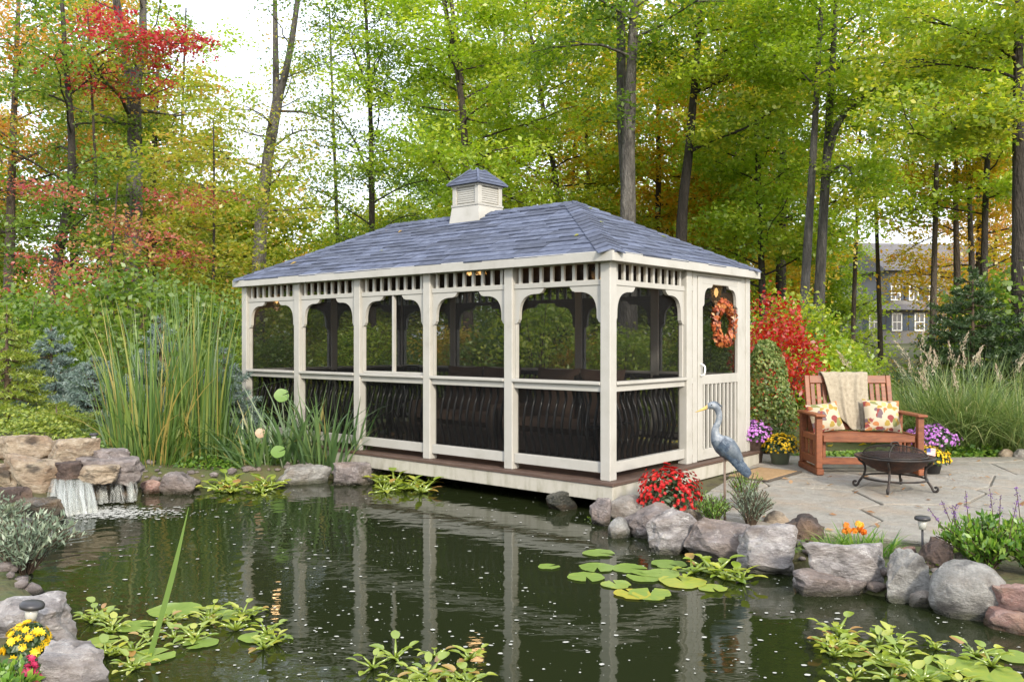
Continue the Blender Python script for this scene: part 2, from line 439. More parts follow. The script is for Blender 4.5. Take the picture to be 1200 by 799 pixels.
rp = ramp_node(N, [(0.40, 0.35, 0.25), (0.20, 0.04, 0.035), (0.28, 0.2, 0.04), (0.38, 0.33, 0.24), (0.13, 0.09, 0.10), (0.34, 0.14, 0.05), (0.16, 0.17, 0.06), (0.4, 0.33, 0.12)],
               [0, 0.16, 0.32, 0.46, 0.56, 0.68, 0.8, 0.9])
rp.color_ramp.interpolation = 'CONSTANT'
L.new(sx.outputs[0], rp.inputs[0])
rd = ramp_node(N, [(1, 1, 1), (0, 0, 0)], [0.58, 0.68]); L.new(vo.outputs['Distance'], rd.inputs[0])
mx = N.new('ShaderNodeMixRGB'); mx.inputs[1].default_value = (0.40, 0.35, 0.26, 1)
L.new(rd.outputs[0], mx.inputs[0]); L.new(rp.outputs[0], mx.inputs[2]); L.new(mx.outputs[0], bs.inputs['Base Color']); L.new(bs.outputs[0], out.inputs[0])

# pond water
m, N, L, out = nodes_of('pond_water')
bs = N.new('ShaderNodeBsdfPrincipled')
bs.inputs['Base Color'].default_value = (0.014, 0.019, 0.0065, 1)
bs.inputs['Roughness'].default_value = 0.035
bs.inputs['IOR'].default_value = 1.33
tc = N.new('ShaderNodeTexCoord')
mp = N.new('ShaderNodeMapping'); mp.inputs['Scale'].default_value = (0.8, 1.8, 1)
L.new(tc.outputs['Object'], mp.inputs[0])
n1 = N.new('ShaderNodeTexNoise'); n1.inputs['Scale'].default_value = 4.0; n1.inputs['Detail'].default_value = 3; n1.inputs['Roughness'].default_value = 0.45
L.new(mp.outputs[0], n1.inputs['Vector'])
# rings spreading from the waterfall, fading with distance
vd = N.new('ShaderNodeVectorMath'); vd.operation = 'DISTANCE'; vd.inputs[1].default_value = (-4.05, 8.5, 0)
L.new(tc.outputs['Object'], vd.inputs[0])
nw = N.new('ShaderNodeTexNoise'); nw.inputs['Scale'].default_value = 1.6; L.new(tc.outputs['Object'], nw.inputs['Vector'])
am = N.new('ShaderNodeMath'); am.operation = 'MULTIPLY_ADD'; am.inputs[1].default_value = 1.3
L.new(nw.outputs['Fac'], am.inputs[0]); L.new(vd.outputs['Value'], am.inputs[2])
sn = N.new('ShaderNodeMath'); sn.operation = 'MULTIPLY'; sn.inputs[1].default_value = 26; L.new(am.outputs[0], sn.inputs[0])
s2 = N.new('ShaderNodeMath'); s2.operation = 'SINE'; L.new(sn.outputs[0], s2.inputs[0])
fr = N.new('ShaderNodeMapRange'); fr.inputs['From Min'].default_value = 0.2; fr.inputs['From Max'].default_value = 4.5; fr.inputs['To Min'].default_value = 0.28; fr.inputs['To Max'].default_value = 0.0
L.new(vd.outputs['Value'], fr.inputs['Value'])
mm = N.new('ShaderNodeMath'); mm.operation = 'MULTIPLY'; L.new(s2.outputs[0], mm.inputs[0]); L.new(fr.outputs[0], mm.inputs[1])
sm = N.new('ShaderNodeMath'); sm.operation = 'ADD'; L.new(n1.outputs['Fac'], sm.inputs[0]); L.new(mm.outputs[0], sm.inputs[1])
bu = N.new('ShaderNodeBump'); bu.inputs['Strength'].default_value = 0.10; bu.inputs['Distance'].default_value = 0.03
L.new(sm.outputs[0], bu.inputs['Height']); L.new(bu.outputs[0], bs.inputs['Normal'])
L.new(bs.outputs[0], out.inputs[0])
# falling water: streaks of white in clear water
m, N, L, out = nodes_of('falling_water')
tr = N.new('ShaderNodeBsdfTransparent'); tr.inputs[0].default_value = (0.96, 0.97, 0.96, 1)
bs = N.new('ShaderNodeBsdfPrincipled'); bs.inputs['Base Color'].default_value = (0.52, 0.54, 0.53, 1); bs.inputs['Roughness'].default_value = 0.25
at = N.new('ShaderNodeAttribute'); at.attribute_name = 'rnd'
mx = N.new('ShaderNodeMixShader')
L.new(at.outputs['Fac'], mx.inputs[0]); L.new(tr.outputs[0], mx.inputs[1]); L.new(bs.outputs[0], mx.inputs[2]); L.new(mx.outputs[0], out.inputs[0])
pmat('foam', [(0.32, 0.32, 0.29), (0.48, 0.48, 0.45)], 0.6, 20, 0.0)
# ground: leaf litter, mulch and moss
pmat('ground', [(0.045, 0.034, 0.020), (0.085, 0.075, 0.030), (0.07, 0.095, 0.028), (0.12, 0.10, 0.045)], 0.95, 1.6, 0.9, 14, detail=12, dist=0.04)
pmat('joint_sand', [(0.17, 0.155, 0.125), (0.26, 0.24, 0.2)], 0.95, 14, 0.5, 90)

# leaves
leafmat('leaf_green', [(0.065, 0.125, 0.02), (0.13, 0.21, 0.03), (0.25, 0.32, 0.05)], trans=0.5)
leafmat('leaf_yellowgreen', [(0.11, 0.19, 0.025), (0.25, 0.33, 0.04), (0.44, 0.44, 0.055), (0.58, 0.46, 0.07)], trans=0.5, pos=[0, 0.4, 0.75, 1])
leafmat('leaf_lime', [(0.135, 0.235, 0.025), (0.28, 0.38, 0.04), (0.48, 0.51, 0.07)], trans=0.5)
leafmat('leaf_gold', [(0.20, 0.24, 0.03), (0.44, 0.38, 0.05), (0.56, 0.38, 0.05), (0.54, 0.24, 0.05)], trans=0.5, pos=[0, 0.4, 0.7, 1])
leafmat('leaf_orange', [(0.17, 0.20, 0.03), (0.38, 0.29, 0.05), (0.50, 0.24, 0.06), (0.44, 0.14, 0.06)], trans=0.5, pos=[0, 0.35, 0.65, 1])
leafmat('leaf_red', [(0.28, 0.02, 0.035), (0.46, 0.05, 0.07), (0.52, 0.13, 0.08)])
leafmat('leaf_pink', [(0.22, 0.035, 0.045), (0.36, 0.07, 0.075), (0.40, 0.18, 0.08), (0.2, 0.2, 0.05)])
leafmat('leaf_scarlet', [(0.24, 0.012, 0.014), (0.42, 0.03, 0.022), (0.50, 0.09, 0.03)])
leafmat('leaf_mixed', [(0.13, 0.19, 0.025), (0.25, 0.30, 0.04), (0.42, 0.38, 0.06), (0.46, 0.20, 0.07)], trans=0.5, pos=[0, 0.4, 0.7, 1])
leafmat('leaf_dark', [(0.018, 0.042, 0.012), (0.035, 0.07, 0.02), (0.06, 0.10, 0.03)], trans=0.25)
leafmat('leaf_variegated', [(0.06, 0.11, 0.025), (0.14, 0.19, 0.045), (0.24, 0.27, 0.09)], trans=0.25, gloss=0.03)
leafmat('needle_blue', [(0.07, 0.12, 0.09), (0.14, 0.20, 0.175), (0.25, 0.31, 0.30)], trans=0.2)
leafmat('needle_gold', [(0.10, 0.16, 0.02), (0.20, 0.26, 0.03), (0.30, 0.33, 0.05)], trans=0.3)
leafmat('reed', [(0.045, 0.10, 0.02), (0.095, 0.175, 0.032), (0.18, 0.25, 0.05), (0.40, 0.31, 0.09)], trans=0.35, gloss=0.08, pos=[0, 0.5, 0.82, .95])
leafmat('iris', [(0.045, 0.10, 0.03), (0.09, 0.17, 0.05), (0.16, 0.24, 0.07), (0.30, 0.26, 0.08)], trans=0.3, gloss=0.12, pos=[0, 0.5, 0.9, 1])
leafmat('grass_blade', [(0.07, 0.13, 0.03), (0.14, 0.21, 0.05), (0.25, 0.31, 0.09), (0.42, 0.38, 0.18)], trans=0.35, gloss=0.1, pos=[0, 0.45, 0.85, 1])
leafmat('plume', [(0.36, 0.27, 0.19), (0.50, 0.41, 0.30), (0.6, 0.52, 0.42)], trans=0.4)
leafmat('sage', [(0.10, 0.14, 0.09), (0.17, 0.22, 0.15), (0.26, 0.31, 0.22)], trans=0.2)
leafmat('hyacinth', [(0.15, 0.24, 0.03), (0.29, 0.36, 0.05), (0.45, 0.45, 0.07), (0.40, 0.22, 0.08)], trans=0.35, gloss=0.1, pos=[0, 0.5, 0.9, 1], rough=0.25)
leafmat('creeper', [(0.06, 0.15, 0.02), (0.13, 0.25, 0.03), (0.24, 0.34, 0.05)], trans=0.35)
leafmat('fl_red', [(0.30, 0.008, 0.010), (0.50, 0.015, 0.018), (0.60, 0.05, 0.03)], trans=0.2, gloss=0.03)
leafmat('fl_purple', [(0.34, 0.10, 0.40), (0.50, 0.20, 0.56), (0.62, 0.34, 0.66)], trans=0.2, gloss=0.03)
leafmat('fl_yellow', [(0.52, 0.32, 0.01), (0.70, 0.48, 0.015), (0.78, 0.60, 0.05)], trans=0.2, gloss=0.03)
leafmat('fl_orange', [(0.60, 0.14, 0.01), (0.70, 0.26, 0.02), (0.75, 0.45, 0.04)], trans=0.2, gloss=0.03)
leafmat('fl_magenta', [(0.25, 0.01, 0.05), (0.40, 0.02, 0.08), (0.5, 0.06, 0.12)], trans=0.2, gloss=0.03)
leafmat('fl_violet', [(0.10, 0.04, 0.18), (0.17, 0.08, 0.28), (0.24, 0.13, 0.36)], trans=0.15, gloss=0.03)
leafmat('dead_leaf', [(0.22, 0.10, 0.04), (0.34, 0.19, 0.09), (0.42, 0.28, 0.15)], trans=0.3)
leafmat('lily_pad', [(0.16, 0.25, 0.05), (0.22, 0.31, 0.07), (0.32, 0.36, 0.06), (0.44, 0.38, 0.06)], trans=0.15, gloss=0.16, pos=[0, 0.45, 0.8, 1], rough=0.2)
leafmat('twig_stuff', [(0.10, 0.07, 0.055), (0.17, 0.125, 0.10)], trans=0.0, gloss=0.0)

# ------------------------------------------------------------------ vegetation generators (numpy)
def unit(v):
    return v / np.maximum(np.linalg.norm(v, axis=-1, keepdims=True), 1e-9)
def leaf_quads(C, Nrm, size, aspect=0.62, T=None, rnd=None, fold=0.12):
    """one diamond leaf per centre C with normal Nrm"""
    n = len(C)
    if T is None: T = rng.normal(size=(n, 3))
    T = T - Nrm * np.sum(T * Nrm, axis=1, keepdims=True)
    T = unit(T); B = np.cross(Nrm, T)
    s = np.broadcast_to(np.asarray(size, float).reshape(-1, 1), (n, 1)) * 0.5
    V = np.empty((n, 4, 3))
    V[:, 0] = C - T * s
    V[:, 1] = C + B * s * aspect + Nrm * s * fold - T * s * 0.15
    V[:, 2] = C + T * s
    V[:, 3] = C - B * s * aspect + Nrm * s * fold - T * s * 0.15
    F = np.arange(n * 4).reshape(n, 4)
    if rnd is None: rnd = rng.random(n)
    return V.reshape(-1, 3), F, np.repeat(rnd, 4)
def sprays(C, rad, n_each, size, flat=0.28, tilt=0.55, droop=0.25, leaf_rand=0.45):
    """flattened clusters of leaves round each centre"""
    C = np.asarray(C, float)
    k = len(C)
    rad = np.broadcast_to(np.asarray(rad, float), (k,))
    idx = np.repeat(np.arange(k), n_each)
    n = len(idx)
    a = rng.random(n) * 2 * np.pi
    r = np.sqrt(rng.random(n)) * rad[idx]
    e = 0.65 + 0.6 * rng.random(k); th = rng.random(k) * np.pi
    x, y = np.cos(a) * r * e[idx], np.sin(a) * r / e[idx]
    P = np.empty((n, 3))
    P[:, 0] = x * np.cos(th[idx]) - y * np.sin(th[idx]); P[:, 1] = x * np.sin(th[idx]) + y * np.cos(th[idx])
    tl = rng.normal(size=(k, 2)) * 0.22
    P[:, 2] = rng.normal(size=n) * rad[idx] * flat * 0.6 - droop * r * r / np.maximum(rad[idx], 0.01) + P[:, 0] * tl[idx, 0] + P[:, 1] * tl[idx, 1]
    P += C[idx]
    Nn = unit(np.array([0, 0, 1.0]) + rng.normal(size=(n, 3)) * tilt)
    sr = rng.random(k)
    rnd = np.clip((1 - leaf_rand) * sr[idx] + leaf_rand * rng.random(n), 0, 1)
    return leaf_quads(P, Nn, size * (0.65 + 0.7 * rng.random(n)), rnd=rnd)
def blades_np(n, R0, h, lean, width, droop, K=7, centre=(0, 0, 0), hvar=0.35, tipw=0.05, rbias=0.5, arc=None):
    az = rng.random(n) * 2 * np.pi
    if arc is not None: az = arc[0] + (arc[1] - arc[0]) * rng.random(n)
    r = R0 * rng.random(n) ** rbias
    base = np.stack([np.cos(az) * r, np.sin(az) * r, np.zeros(n)], 1)
    az2 = az + rng.normal(size=n) * 0.7
    H = h * (1 - hvar * rng.random(n))
    ln = lean * (0.3 + rng.random(n)) * (0.35 + 0.65 * r / max(R0, 1e-6))
    dr = droop * (rng.random(n) ** 1.4) * 1.6
    t = np.linspace(0, 1, K + 1)[None, :]
    out = (ln[:, None] * t + dr[:, None] * t ** 2.6) * H[:, None]
    z = H[:, None] * (t - 0.42 * np.minimum(dr[:, None], 1.6) * t ** 2.8 - 0.1 * ln[:, None] * t * t)
    d = np.stack([np.cos(az2), np.sin(az2)], 1)
    side = np.stack([-np.sin(az2 + rng.normal(size=n) * 0.9), np.cos(az2 + rng.normal(size=n) * 0.9)], 1)
    w = width * (0.6 + 0.7 * rng.random(n))[:, None] * np.clip(np.minimum(0.55 + 1.6 * t, (1 - t) * 1.7 + tipw), 0, 1) * 0.5
    V = np.empty((n, K + 1, 2, 3))
    for s_, sg in ((0, -1), (1, 1)):
        V[:, :, s_, 0] = base[:, 0:1] + d[:, 0:1] * out + sg * side[:, 0:1] * w
        V[:, :, s_, 1] = base[:, 1:2] + d[:, 1:2] * out + sg * side[:, 1:2] * w
        V[:, :, s_, 2] = z
    V += np.asarray(centre)
    i = np.arange(n)[:, None] * (2 * (K + 1)) + np.arange(K)[None, :] * 2
    F = np.stack([i, i + 1, i + 3, i + 2], -1).reshape(-1, 4)
    rnd = np.repeat(rng.random(n), 2 * (K + 1))
    tips = np.stack([base[:, 0] + d[:, 0] * out[:, -1], base[:, 1] + d[:, 1] * out[:, -1], z[:, -1]], 1) + np.asarray(centre)
    return V.reshape(-1, 3), F, rnd, tips
def join_np(*parts):
    V, F, a, off = [], [], [], 0
    for p in parts:
        V.append(p[0]); F.append(p[1] + off); a.append(p[2]); off += len(p[0])
    return np.concatenate(V), np.concatenate(F), np.concatenate(a)
def tubes_np(paths, n=5):
    """many tubes in one mesh; paths = list of (points, radii)"""
    V, F, off = [], [], 0
    for pts, rad in paths:
        v, f = tube_vf(pts, rad, n, cap=False)
        V += v; F += [tuple(i + off for i in q) for q in f]; off += len(v)
    return np.array(V), np.array(F)

# ------------------------------------------------------------------ the setting: ground, pond, patio
PAV0 = Vector((0.915, 8.28, 0.0))
PANG = math.atan2(0.764, 0.645)
def PL(x, y, z=0.0):
    """pavilion coordinates (x along the short side, y along the long side) to world"""
    return Vector((PAV0.x + x * math.cos(PANG) - y * math.sin(PANG), PAV0.y + x * math.sin(PANG) + y * math.cos(PANG), z))
pond = [G(*p) for p in [(92, 596), (112, 578), (165, 573), (235, 573), (330, 564), (420, 562), (440, 563)]]
pond += [PL(0.5, 3.2), PL(0.75, 1.0), PL(0.55, -0.05)]
pond += [G(*p) for p in [(722, 612), (745, 630), (800, 646), (868, 660), (935, 678), (1010, 700), (1090, 712), (1150, 730), (1200, 745), (1290, 765)]]
pond += [Vector(p) for p in [(3.7, 3.6, 0), (3.4, 2.4, 0), (0, 1.9, 0), (-1.6, 2.6, 0), (-1.95, 3.6, 0)]]
pond += [G(*p) for p in [(105, 785), (80, 735), (55, 690), (50, 650), (60, 622)]]
PP = np.array([(p.x, p.y) for p in pond])
def pond_sd(x, y):
    """signed distance to the shoreline, positive outside"""
    x = np.asarray(x, float); y = np.asarray(y, float)
    d = np.full(x.shape, 1e9); ins = np.zeros(x.shape, bool)
    n = len(PP)
    for i in range(n):
        ax, ay = PP[i]; bx, by = PP[(i + 1) % n]
        ex, ey = bx - ax, by - ay
        t = np.clip(((x - ax) * ex + (y - ay) * ey) / (ex * ex + ey * ey), 0, 1)
        d = np.minimum(d, np.hypot(x - ax - t * ex, y - ay - t * ey))
        c = ((ay > y) != (by > y)) & (x < (bx - ax) * (y - ay) / (by - ay + 1e-12) + ax)
        ins ^= c
    return np.where(ins, -d, d)
def ground_z(x, y):
    x = np.asarray(x, float); y = np.asarray(y, float)
    sd = pond_sd(x, y)
    s = np.clip((sd + 0.28) / 0.5, 0, 1); s = s * s * (3 - 2 * s)
    z = -0.5 + 0.61 * s
    out = np.clip((sd - 0.1) / 1.0, 0, 1)
    z = z + out * 0.028 * np.clip(y - 14, 0, 60)
    z = z + 0.42 * np.exp(-((x + 5.35) ** 2 + (y - 9.5) ** 2) / 1.0) * np.clip(sd * 3, 0, 1)
    z = z + 0.30 * np.exp(-((x + 6.2) ** 2 + (y - 12.5) ** 2) / 9.0) * out
    z = z + out * (0.03 * np.sin(x * 1.7 + 0.6 * y) * np.cos(y * 1.3)) * np.clip((y - 11) / 4, 0, 1)
    return z
def gz(x, y): return float(ground_z(np.array([x]), np.array([y]))[0])
def axis(lo, hi, step, far, lim):
    a = list(np.arange(lo, hi + 1e-6, step))
    s = step
    x = hi
    while x < lim:
        s *= far; x += s; a.append(x)
    x = lo; s = step
    while x > -lim:
        s *= far; x -= s; a.insert(0, x)
    return np.array(a)
gx, gy = axis(-7.5, 9.0, 0.14, 1.16, 350), axis(1.5, 15.0, 0.14, 1.16, 350)
XX, YY = np.meshgrid(gx, gy)
ZZ = ground_z(XX.ravel(), YY.ravel())
nx, ny = len(gx), len(gy)
ii = (np.arange(ny - 1)[:, None] * nx + np.arange(nx - 1)[None, :]).ravel()
ground = obj('ground', new_mesh('ground', np.stack([XX.ravel(), YY.ravel(), ZZ], 1), np.stack([ii, ii + 1, ii + nx + 1, ii + nx], 1), 'ground', True))
tag(ground, 'brown and mossy earth with leaf litter round the pond', 'ground', kind='structure')

wx0, wx1, wy0, wy1 = PP[:, 0].min() - 0.4, PP[:, 0].max() + 0.4, PP[:, 1].min() - 0.4, PP[:, 1].max() + 0.4
water = obj('pond_water', new_mesh('pond_water', [(wx0, wy0, 0), (wx1, wy0, 0), (wx1, wy1, 0), (wx0, wy1, 0)], [(0, 1, 2, 3)], 'pond_water'))
tag(water, 'dark green pond water mirroring the pavilion', 'water', kind='structure')

# patio of irregular flagstones
patio_poly = [(1.95, 8.6), (1.45, 7.55), (1.75, 7.1), (2.25, 6.8), (2.95, 6.45), (3.6, 6.1), (4.4, 5.9), (5.6, 5.7), (7.6, 5.6), (8.6, 7.5), (8.6, 11.2), (6.4, 11.1), (5.0, 11.0), (3.6, 11.2), (3.15, 11.5), (2.98, 10.62)]
bm = bmesh.new()
vs = [bm.verts.new((x, y, 0.128)) for x, y in patio_poly]; bm.faces.new(vs)
bmesh.ops.triangulate(bm, faces=bm.faces[:])
pm = bpy.data.meshes.new('patio'); bm.to_mesh(pm); bm.free(); pm.materials.append(M['joint_sand'])
patio = obj('patio', pm); tag(patio, 'grey flagstone patio beside the pavilion and pond', 'patio', kind='structure')
def clip_half(poly, p, n):
    out = []
    for i in range(len(poly)):
        a, b = poly[i], poly[(i + 1) % len(poly)]
        da, db = (a[0] - p[0]) * n[0] + (a[1] - p[1]) * n[1], (b[0] - p[0]) * n[0] + (b[1] - p[1]) * n[1]
        if da <= 0: out.append(a)
        if (da < 0 < db) or (db < 0 < da):
            t = da / (da - db); out.append((a[0] + (b[0] - a[0]) * t, a[1] + (b[1] - a[1]) * t))
    return out
def in_poly(x, y, poly):
    c = False
    for i in range(len(poly)):
        ax, ay = poly[i]; bx, by = poly[(i + 1) % len(poly)]
        if (ay > y) != (by > y) and x < (bx - ax) * (y - ay) / (by - ay) + ax: c = not c
    return c
rp_ = random.Random(5)
sites = []
for j in range(9):
    for i in range(9):
        sites.append((0.6 + i * 1.15 + 0.5 * (j % 2) + rp_.uniform(-.33, .33), 4.9 + j * 0.86 + rp_.uniform(-.26, .26)))
def clip_to_patio(poly):
    """Sutherland-Hodgman with the stone as the convex clipper"""
    res = list(patio_poly)
    n = len(poly)
    ar = sum(poly[i][0] * poly[(i + 1) % n][1] - poly[(i + 1) % n][0] * poly[i][1] for i in range(n))
    for i in range(n):
        a, b = poly[i], poly[(i + 1) % n]
        nn = (b[1] - a[1], -(b[0] - a[0]))
        if ar < 0: nn = (-nn[0], -nn[1])
        res = clip_half(res, a, nn)
        if len(res) < 3: return []
    return res
for i, s in enumerate(sites):
    poly = [(s[0] - 2, s[1] - 2), (s[0] + 2, s[1] - 2), (s[0] + 2, s[1] + 2), (s[0] - 2, s[1] + 2)]
    for j, q in enumerate(sites):
        if j != i and abs(q[0] - s[0]) < 3 and abs(q[1] - s[1]) < 3:
            d = (q[0] - s[0], q[1] - s[1]); l = math.hypot(*d)
            poly = clip_half(poly, (s[0] + d[0] * (0.5 - 0.008 / l), s[1] + d[1] * (0.5 - 0.008 / l)), d)
    if len(poly) < 3: continue
    poly = clip_to_patio(poly)
    if len(poly) < 3: continue
    cx, cy = sum(p[0] for p in poly) / len(poly), sum(p[1] for p in poly) / len(poly)
    pts = []
    for k in range(len(poly)):          # wavy edges
        a, b = poly[k], poly[(k + 1) % len(poly)]
        l = math.hypot(b[0] - a[0], b[1] - a[1]); m_ = max(1, int(l / 0.22))
        for t in range(m_):
            f = t / m_
            p = (a[0] + (b[0] - a[0]) * f, a[1] + (b[1] - a[1]) * f)
            jx = rp_.uniform(-.012, .004)
            dx, dy = p[0] - cx, p[1] - cy; dl = math.hypot(dx, dy) + 1e-6
            pts.append((p[0] + dx / dl * jx, p[1] + dy / dl * jx))
    n = len(pts); h = 0.148 + rp_.uniform(-.003, .004)
    V = [(x - cx, y - cy, 0.09) for x, y in pts] + [(x - cx, y - cy, h - .006) for x, y in pts] + [((x - cx) * .985, (y - cy) * .985, h) for x, y in pts]
    F = [tuple(range(2 * n, 3 * n))]
    for k in range(n):
        b = (k + 1) % n
        F += [(k, b, b + n, k + n), (k + n, b + n, b + 2 * n, k + 2 * n)]
    obj('flagstone', new_mesh('flagstone', V, F, 'flagstone'), patio, (cx, cy, 0))

# ------------------------------------------------------------------ the screened pavilion
pav = empty('screened_pavilion', PAV0, PANG, 'cream screened pavilion with slate grey hip roof and cupola over the pond', 'pavilion')
LX, LY = 2.90, 6.02
DECK = 0.30
HW = 0.057
# deck, trim and skirt
for i in range(21):
    y0 = -0.115 + i * (6.25 / 21)
    box('deck_board', 'deck_wood', pav, -0.115, LX + 0.115, y0, y0 + 6.25 / 21 - 0.006, DECK - 0.035, DECK, 0.003)
for nm, b in (('deck_edge', (-0.150, -0.118, -0.150, LY + 0.150)), ('deck_edge', (LX + 0.118, LX + 0.150, -0.150, LY + 0.150)),
              ('deck_edge', (-0.117, LX + 0.117, -0.150, -0.118)), ('deck_edge', (-0.117, LX + 0.117, LY + 0.136, LY + 0.150))):
    box(nm, 'deck_wood', pav, *b, DECK - 0.030, DECK + 0.004, 0.004)
SK0, SK1 = 0.125, DECK - 0.032
for nm, b in (('skirt_board', (-0.135, -0.105, -0.135, LY + 0.135)), ('skirt_board', (LX + 0.105, LX + 0.135, -0.135, LY + 0.135)),
              ('skirt_board', (-0.104, LX + 0.104, -0.135, -0.105)), ('skirt_board', (-0.104, LX + 0.104, LY + 0.105, LY + 0.135))):
    box(nm, 'trim_dirty', pav, *b, SK0, SK1, 0.004)
for k in range(4):
    for x in (0.9, 2.5):
        box('pier', 'rock_dark', pav, x - .12, x + .12, 0.5 + k * 1.6, 0.74 + k * 1.6, -0.45, SK1 - 0.02, 0.01)
# posts
ys = [LY * i / 5 for i in range(6)]
XM = 1.47
posts = [(0, y) for y in ys] + [(LX, y) for y in ys] + [(XM, 0), (XM, LY)]
for (x, y) in posts:
    box('post', 'trim', pav, x - HW, x + HW, y - HW, y + HW, DECK, 2.385, 0.006)
# balusters bowed outward, spindles and brackets share their meshes
bp = bez([(0.0, 0, 0.0), (0.004, 0, 0.12), (-0.035, 0, 0.24), (-0.05, 0, 0.36), (-0.018, 0, 0.52), (0.022, 0, 0.63), (0.0, 0, 0.74)], 5)
V, F = tube_vf(bp, [(0.018, 0.012)] * len(bp), 8)
bal_me = new_mesh('baluster', V, F, 'black_metal', True)
V, F = box_vf(-0.016, 0.016, -0.018, 0.018, 2.20, 2.384, 0.003)
spin_me = new_mesh('spindle', V, F, 'trim')
prof = [(0, 0), (0.385, 0), (0.38, -0.015), (0.35, -0.048), (0.335, -0.05)]
for k in range(9):     # main hollow
    a = math.pi / 2 * k / 8
    prof.append((0.325 - 0.262 * math.sin(a) ** .66, -0.318 + 0.262 * math.cos(a) ** .66))
prof += [(0.055, -0.320)]
for k in range(6):     # small ogee at the foot
    a = math.pi / 2 * k / 5
    prof.append((0.016 + 0.036 * math.cos(a), -0.326 - 0.03 * math.sin(a)))
prof += [(0, -0.36)]
def bracket_me(sg):
    n = len(prof)
    V = [(-0.02, sg * a, b) for a, b in prof] + [(0.02, sg * a, b) for a, b in prof]
    F = [tuple(range(n)), tuple(range(2 * n - 1, n - 1, -1))] + [(k, n + k, n + (k + 1) % n, (k + 1) % n) for k in range(n)]
    if sg > 0: F = [tuple(reversed(f)) for f in F]
    return new_mesh('bracket', V, F, 'trim')
br_me = {1: bracket_me(1), -1: bracket_me(-1)}
def bay(cx, cy, rz, width, nb=11, ns=8, mullion=False):
    """one bay, built looking along -x as outward, length along y"""
    h = width / 2
    Rz = Matrix.Rotation(rz, 3, 'Z')
    c = Vector((cx, cy, 0)); rot = (0, 0, rz)
    def P_(x, y, z=0): return c + Rz @ Vector((x, y, z))
    def bx_(name, mat, x0, x1, y0, y1, z0, z1, b=0.004): return box(name, mat, pav, x0, x1, y0, y1, z0, z1, b, c, rot)
    bx_('bottom_rail', 'trim', -.028, .03, -h, h, .365, .465)
    bx_('middle_rail', 'trim', -.030, .032, -h, h, 1.135, 1.198)
    bx_('rail_cap', 'trim', -.066, .052, -h + .001, h - .001, 1.199, 1.232, 0.006)
    bx_('frieze_rail', 'trim', -.030, .032, -h, h, 2.152, 2.206)
    bx_('frieze_rail', 'trim', -.028, .030, -h, h, 2.366, 2.392)
    bx_('inner_rail', 'black_metal', .095, .140, -h - .03, h + .03, 1.150, 1.185)
    bx_('inner_rail', 'black_metal', .100, .132, -h - .03, h + .03, .385, .412)
    bx_('insect_screen', 'screen', .036, .038, -h, h, .45, 2.37, 0)
    for s_ in (-1, 1):
        bx_('screen_frame', 'trim', -.012, .030, s_ * h - (.022 if s_ > 0 else 0), s_ * h + (0 if s_ > 0 else .022), 1.233, 2.151, .002)
    if mullion:
        bx_('mullion', 'trim', -.014, .028, -.016, .016, 1.233, 2.151, .002)
        bx_('screen_frame', 'trim', -.016, .026, -h + .023, h - .023, 1.2335, 1.262, .002)
    for k in range(ns):
        y = -h + width * (k + 0.5) / ns
        obj('spindle', spin_me, pav, P_(0, y), rot)
    for k in range(nb):
        y = -h + width * (k + 0.5) / nb
        obj('baluster', bal_me, pav, P_(.116, y, .41), rot)
    for s_ in (-1, 1):
        obj('bracket', br_me[-s_], pav, P_(0.0, s_ * h, 2.153), rot)
wl_ = LY / 5 - 2 * HW
for i in range(5):
    yc = (ys[i] + ys[i + 1]) / 2
    bay(0, yc, 0, wl_, mullion=(i == 2))
    bay(LX, yc, math.pi, wl_)
bay(XM / 2, 0, math.pi / 2, XM - 2 * HW, 13, 10)
bay(XM / 2, LY, -math.pi / 2, XM - 2 * HW, 13, 10)
bay((XM + LX) / 2, LY, -math.pi / 2, LX - XM - 2 * HW, 14, 10)
# door bay: jamb posts, header and the screen door
DX0, DX1 = 1.665, 2.735
box('door_jamb', 'trim', pav, XM + HW + .035, DX0 - .004, -.045, .045, DECK, 2.385, .004)
box('jamb_filler', 'trim', pav, XM + HW, XM + HW + .034, -.02, .03, DECK, 2.385, .002)
box('door_jamb', 'trim', pav, DX1 + .004, LX - HW, -.045, .045, DECK, 2.385, .004)
for z_ in (0.42, 1.19, 2.19):
    box('filler_block', 'trim', pav, XM + HW + .001, XM + HW + .033, -.05, -.021, z_ - .03, z_ + .03, .002)
box('door_header', 'trim', pav, DX0 - .003, DX1 + .003, -.043, .043, 2.335, 2.384, .003)
door = empty('door', (0, 0, 0)); door.parent = pav
box('stile', 'trim', door, DX0, DX0 + .105, -.055, -.015, DECK + .012, 2.33)
box('stile', 'trim', door, DX1 - .105, DX1, -.055, -.015, DECK + .012, 2.33)
dh0, dh1 = DX0 + .105, DX1 - .105
box('door_rail', 'trim', door, dh0, dh1, -.053, -.017, DECK + .012, DECK + .13)
box('door_rail', 'trim', door, dh0, dh1, -.053, -.017, 1.14, 1.245)
box('door_rail', 'trim', door, dh0, dh1, -.053, -.017, 2.25, 2.33)
for s_ in (-1, 1):
    o = obj('bracket', br_me[1], door, (dh0 if s_ < 0 else dh1, -.036, 2.252), (0, 0, -math.pi / 2 if s_ < 0 else math.pi / 2))
    o.scale = (0.8, 0.62, 0.7)
for k in range(9):
    x = dh0 + (dh1 - dh0) * (k + .5) / 9
    box('door_baluster', 'trim', door, x - .017, x + .017, -.050, -.022, DECK + .131, 1.139, .003)
box('door_screen', 'screen', door, dh0, dh1, -.013, -.011, DECK + .02, 2.32, 0)
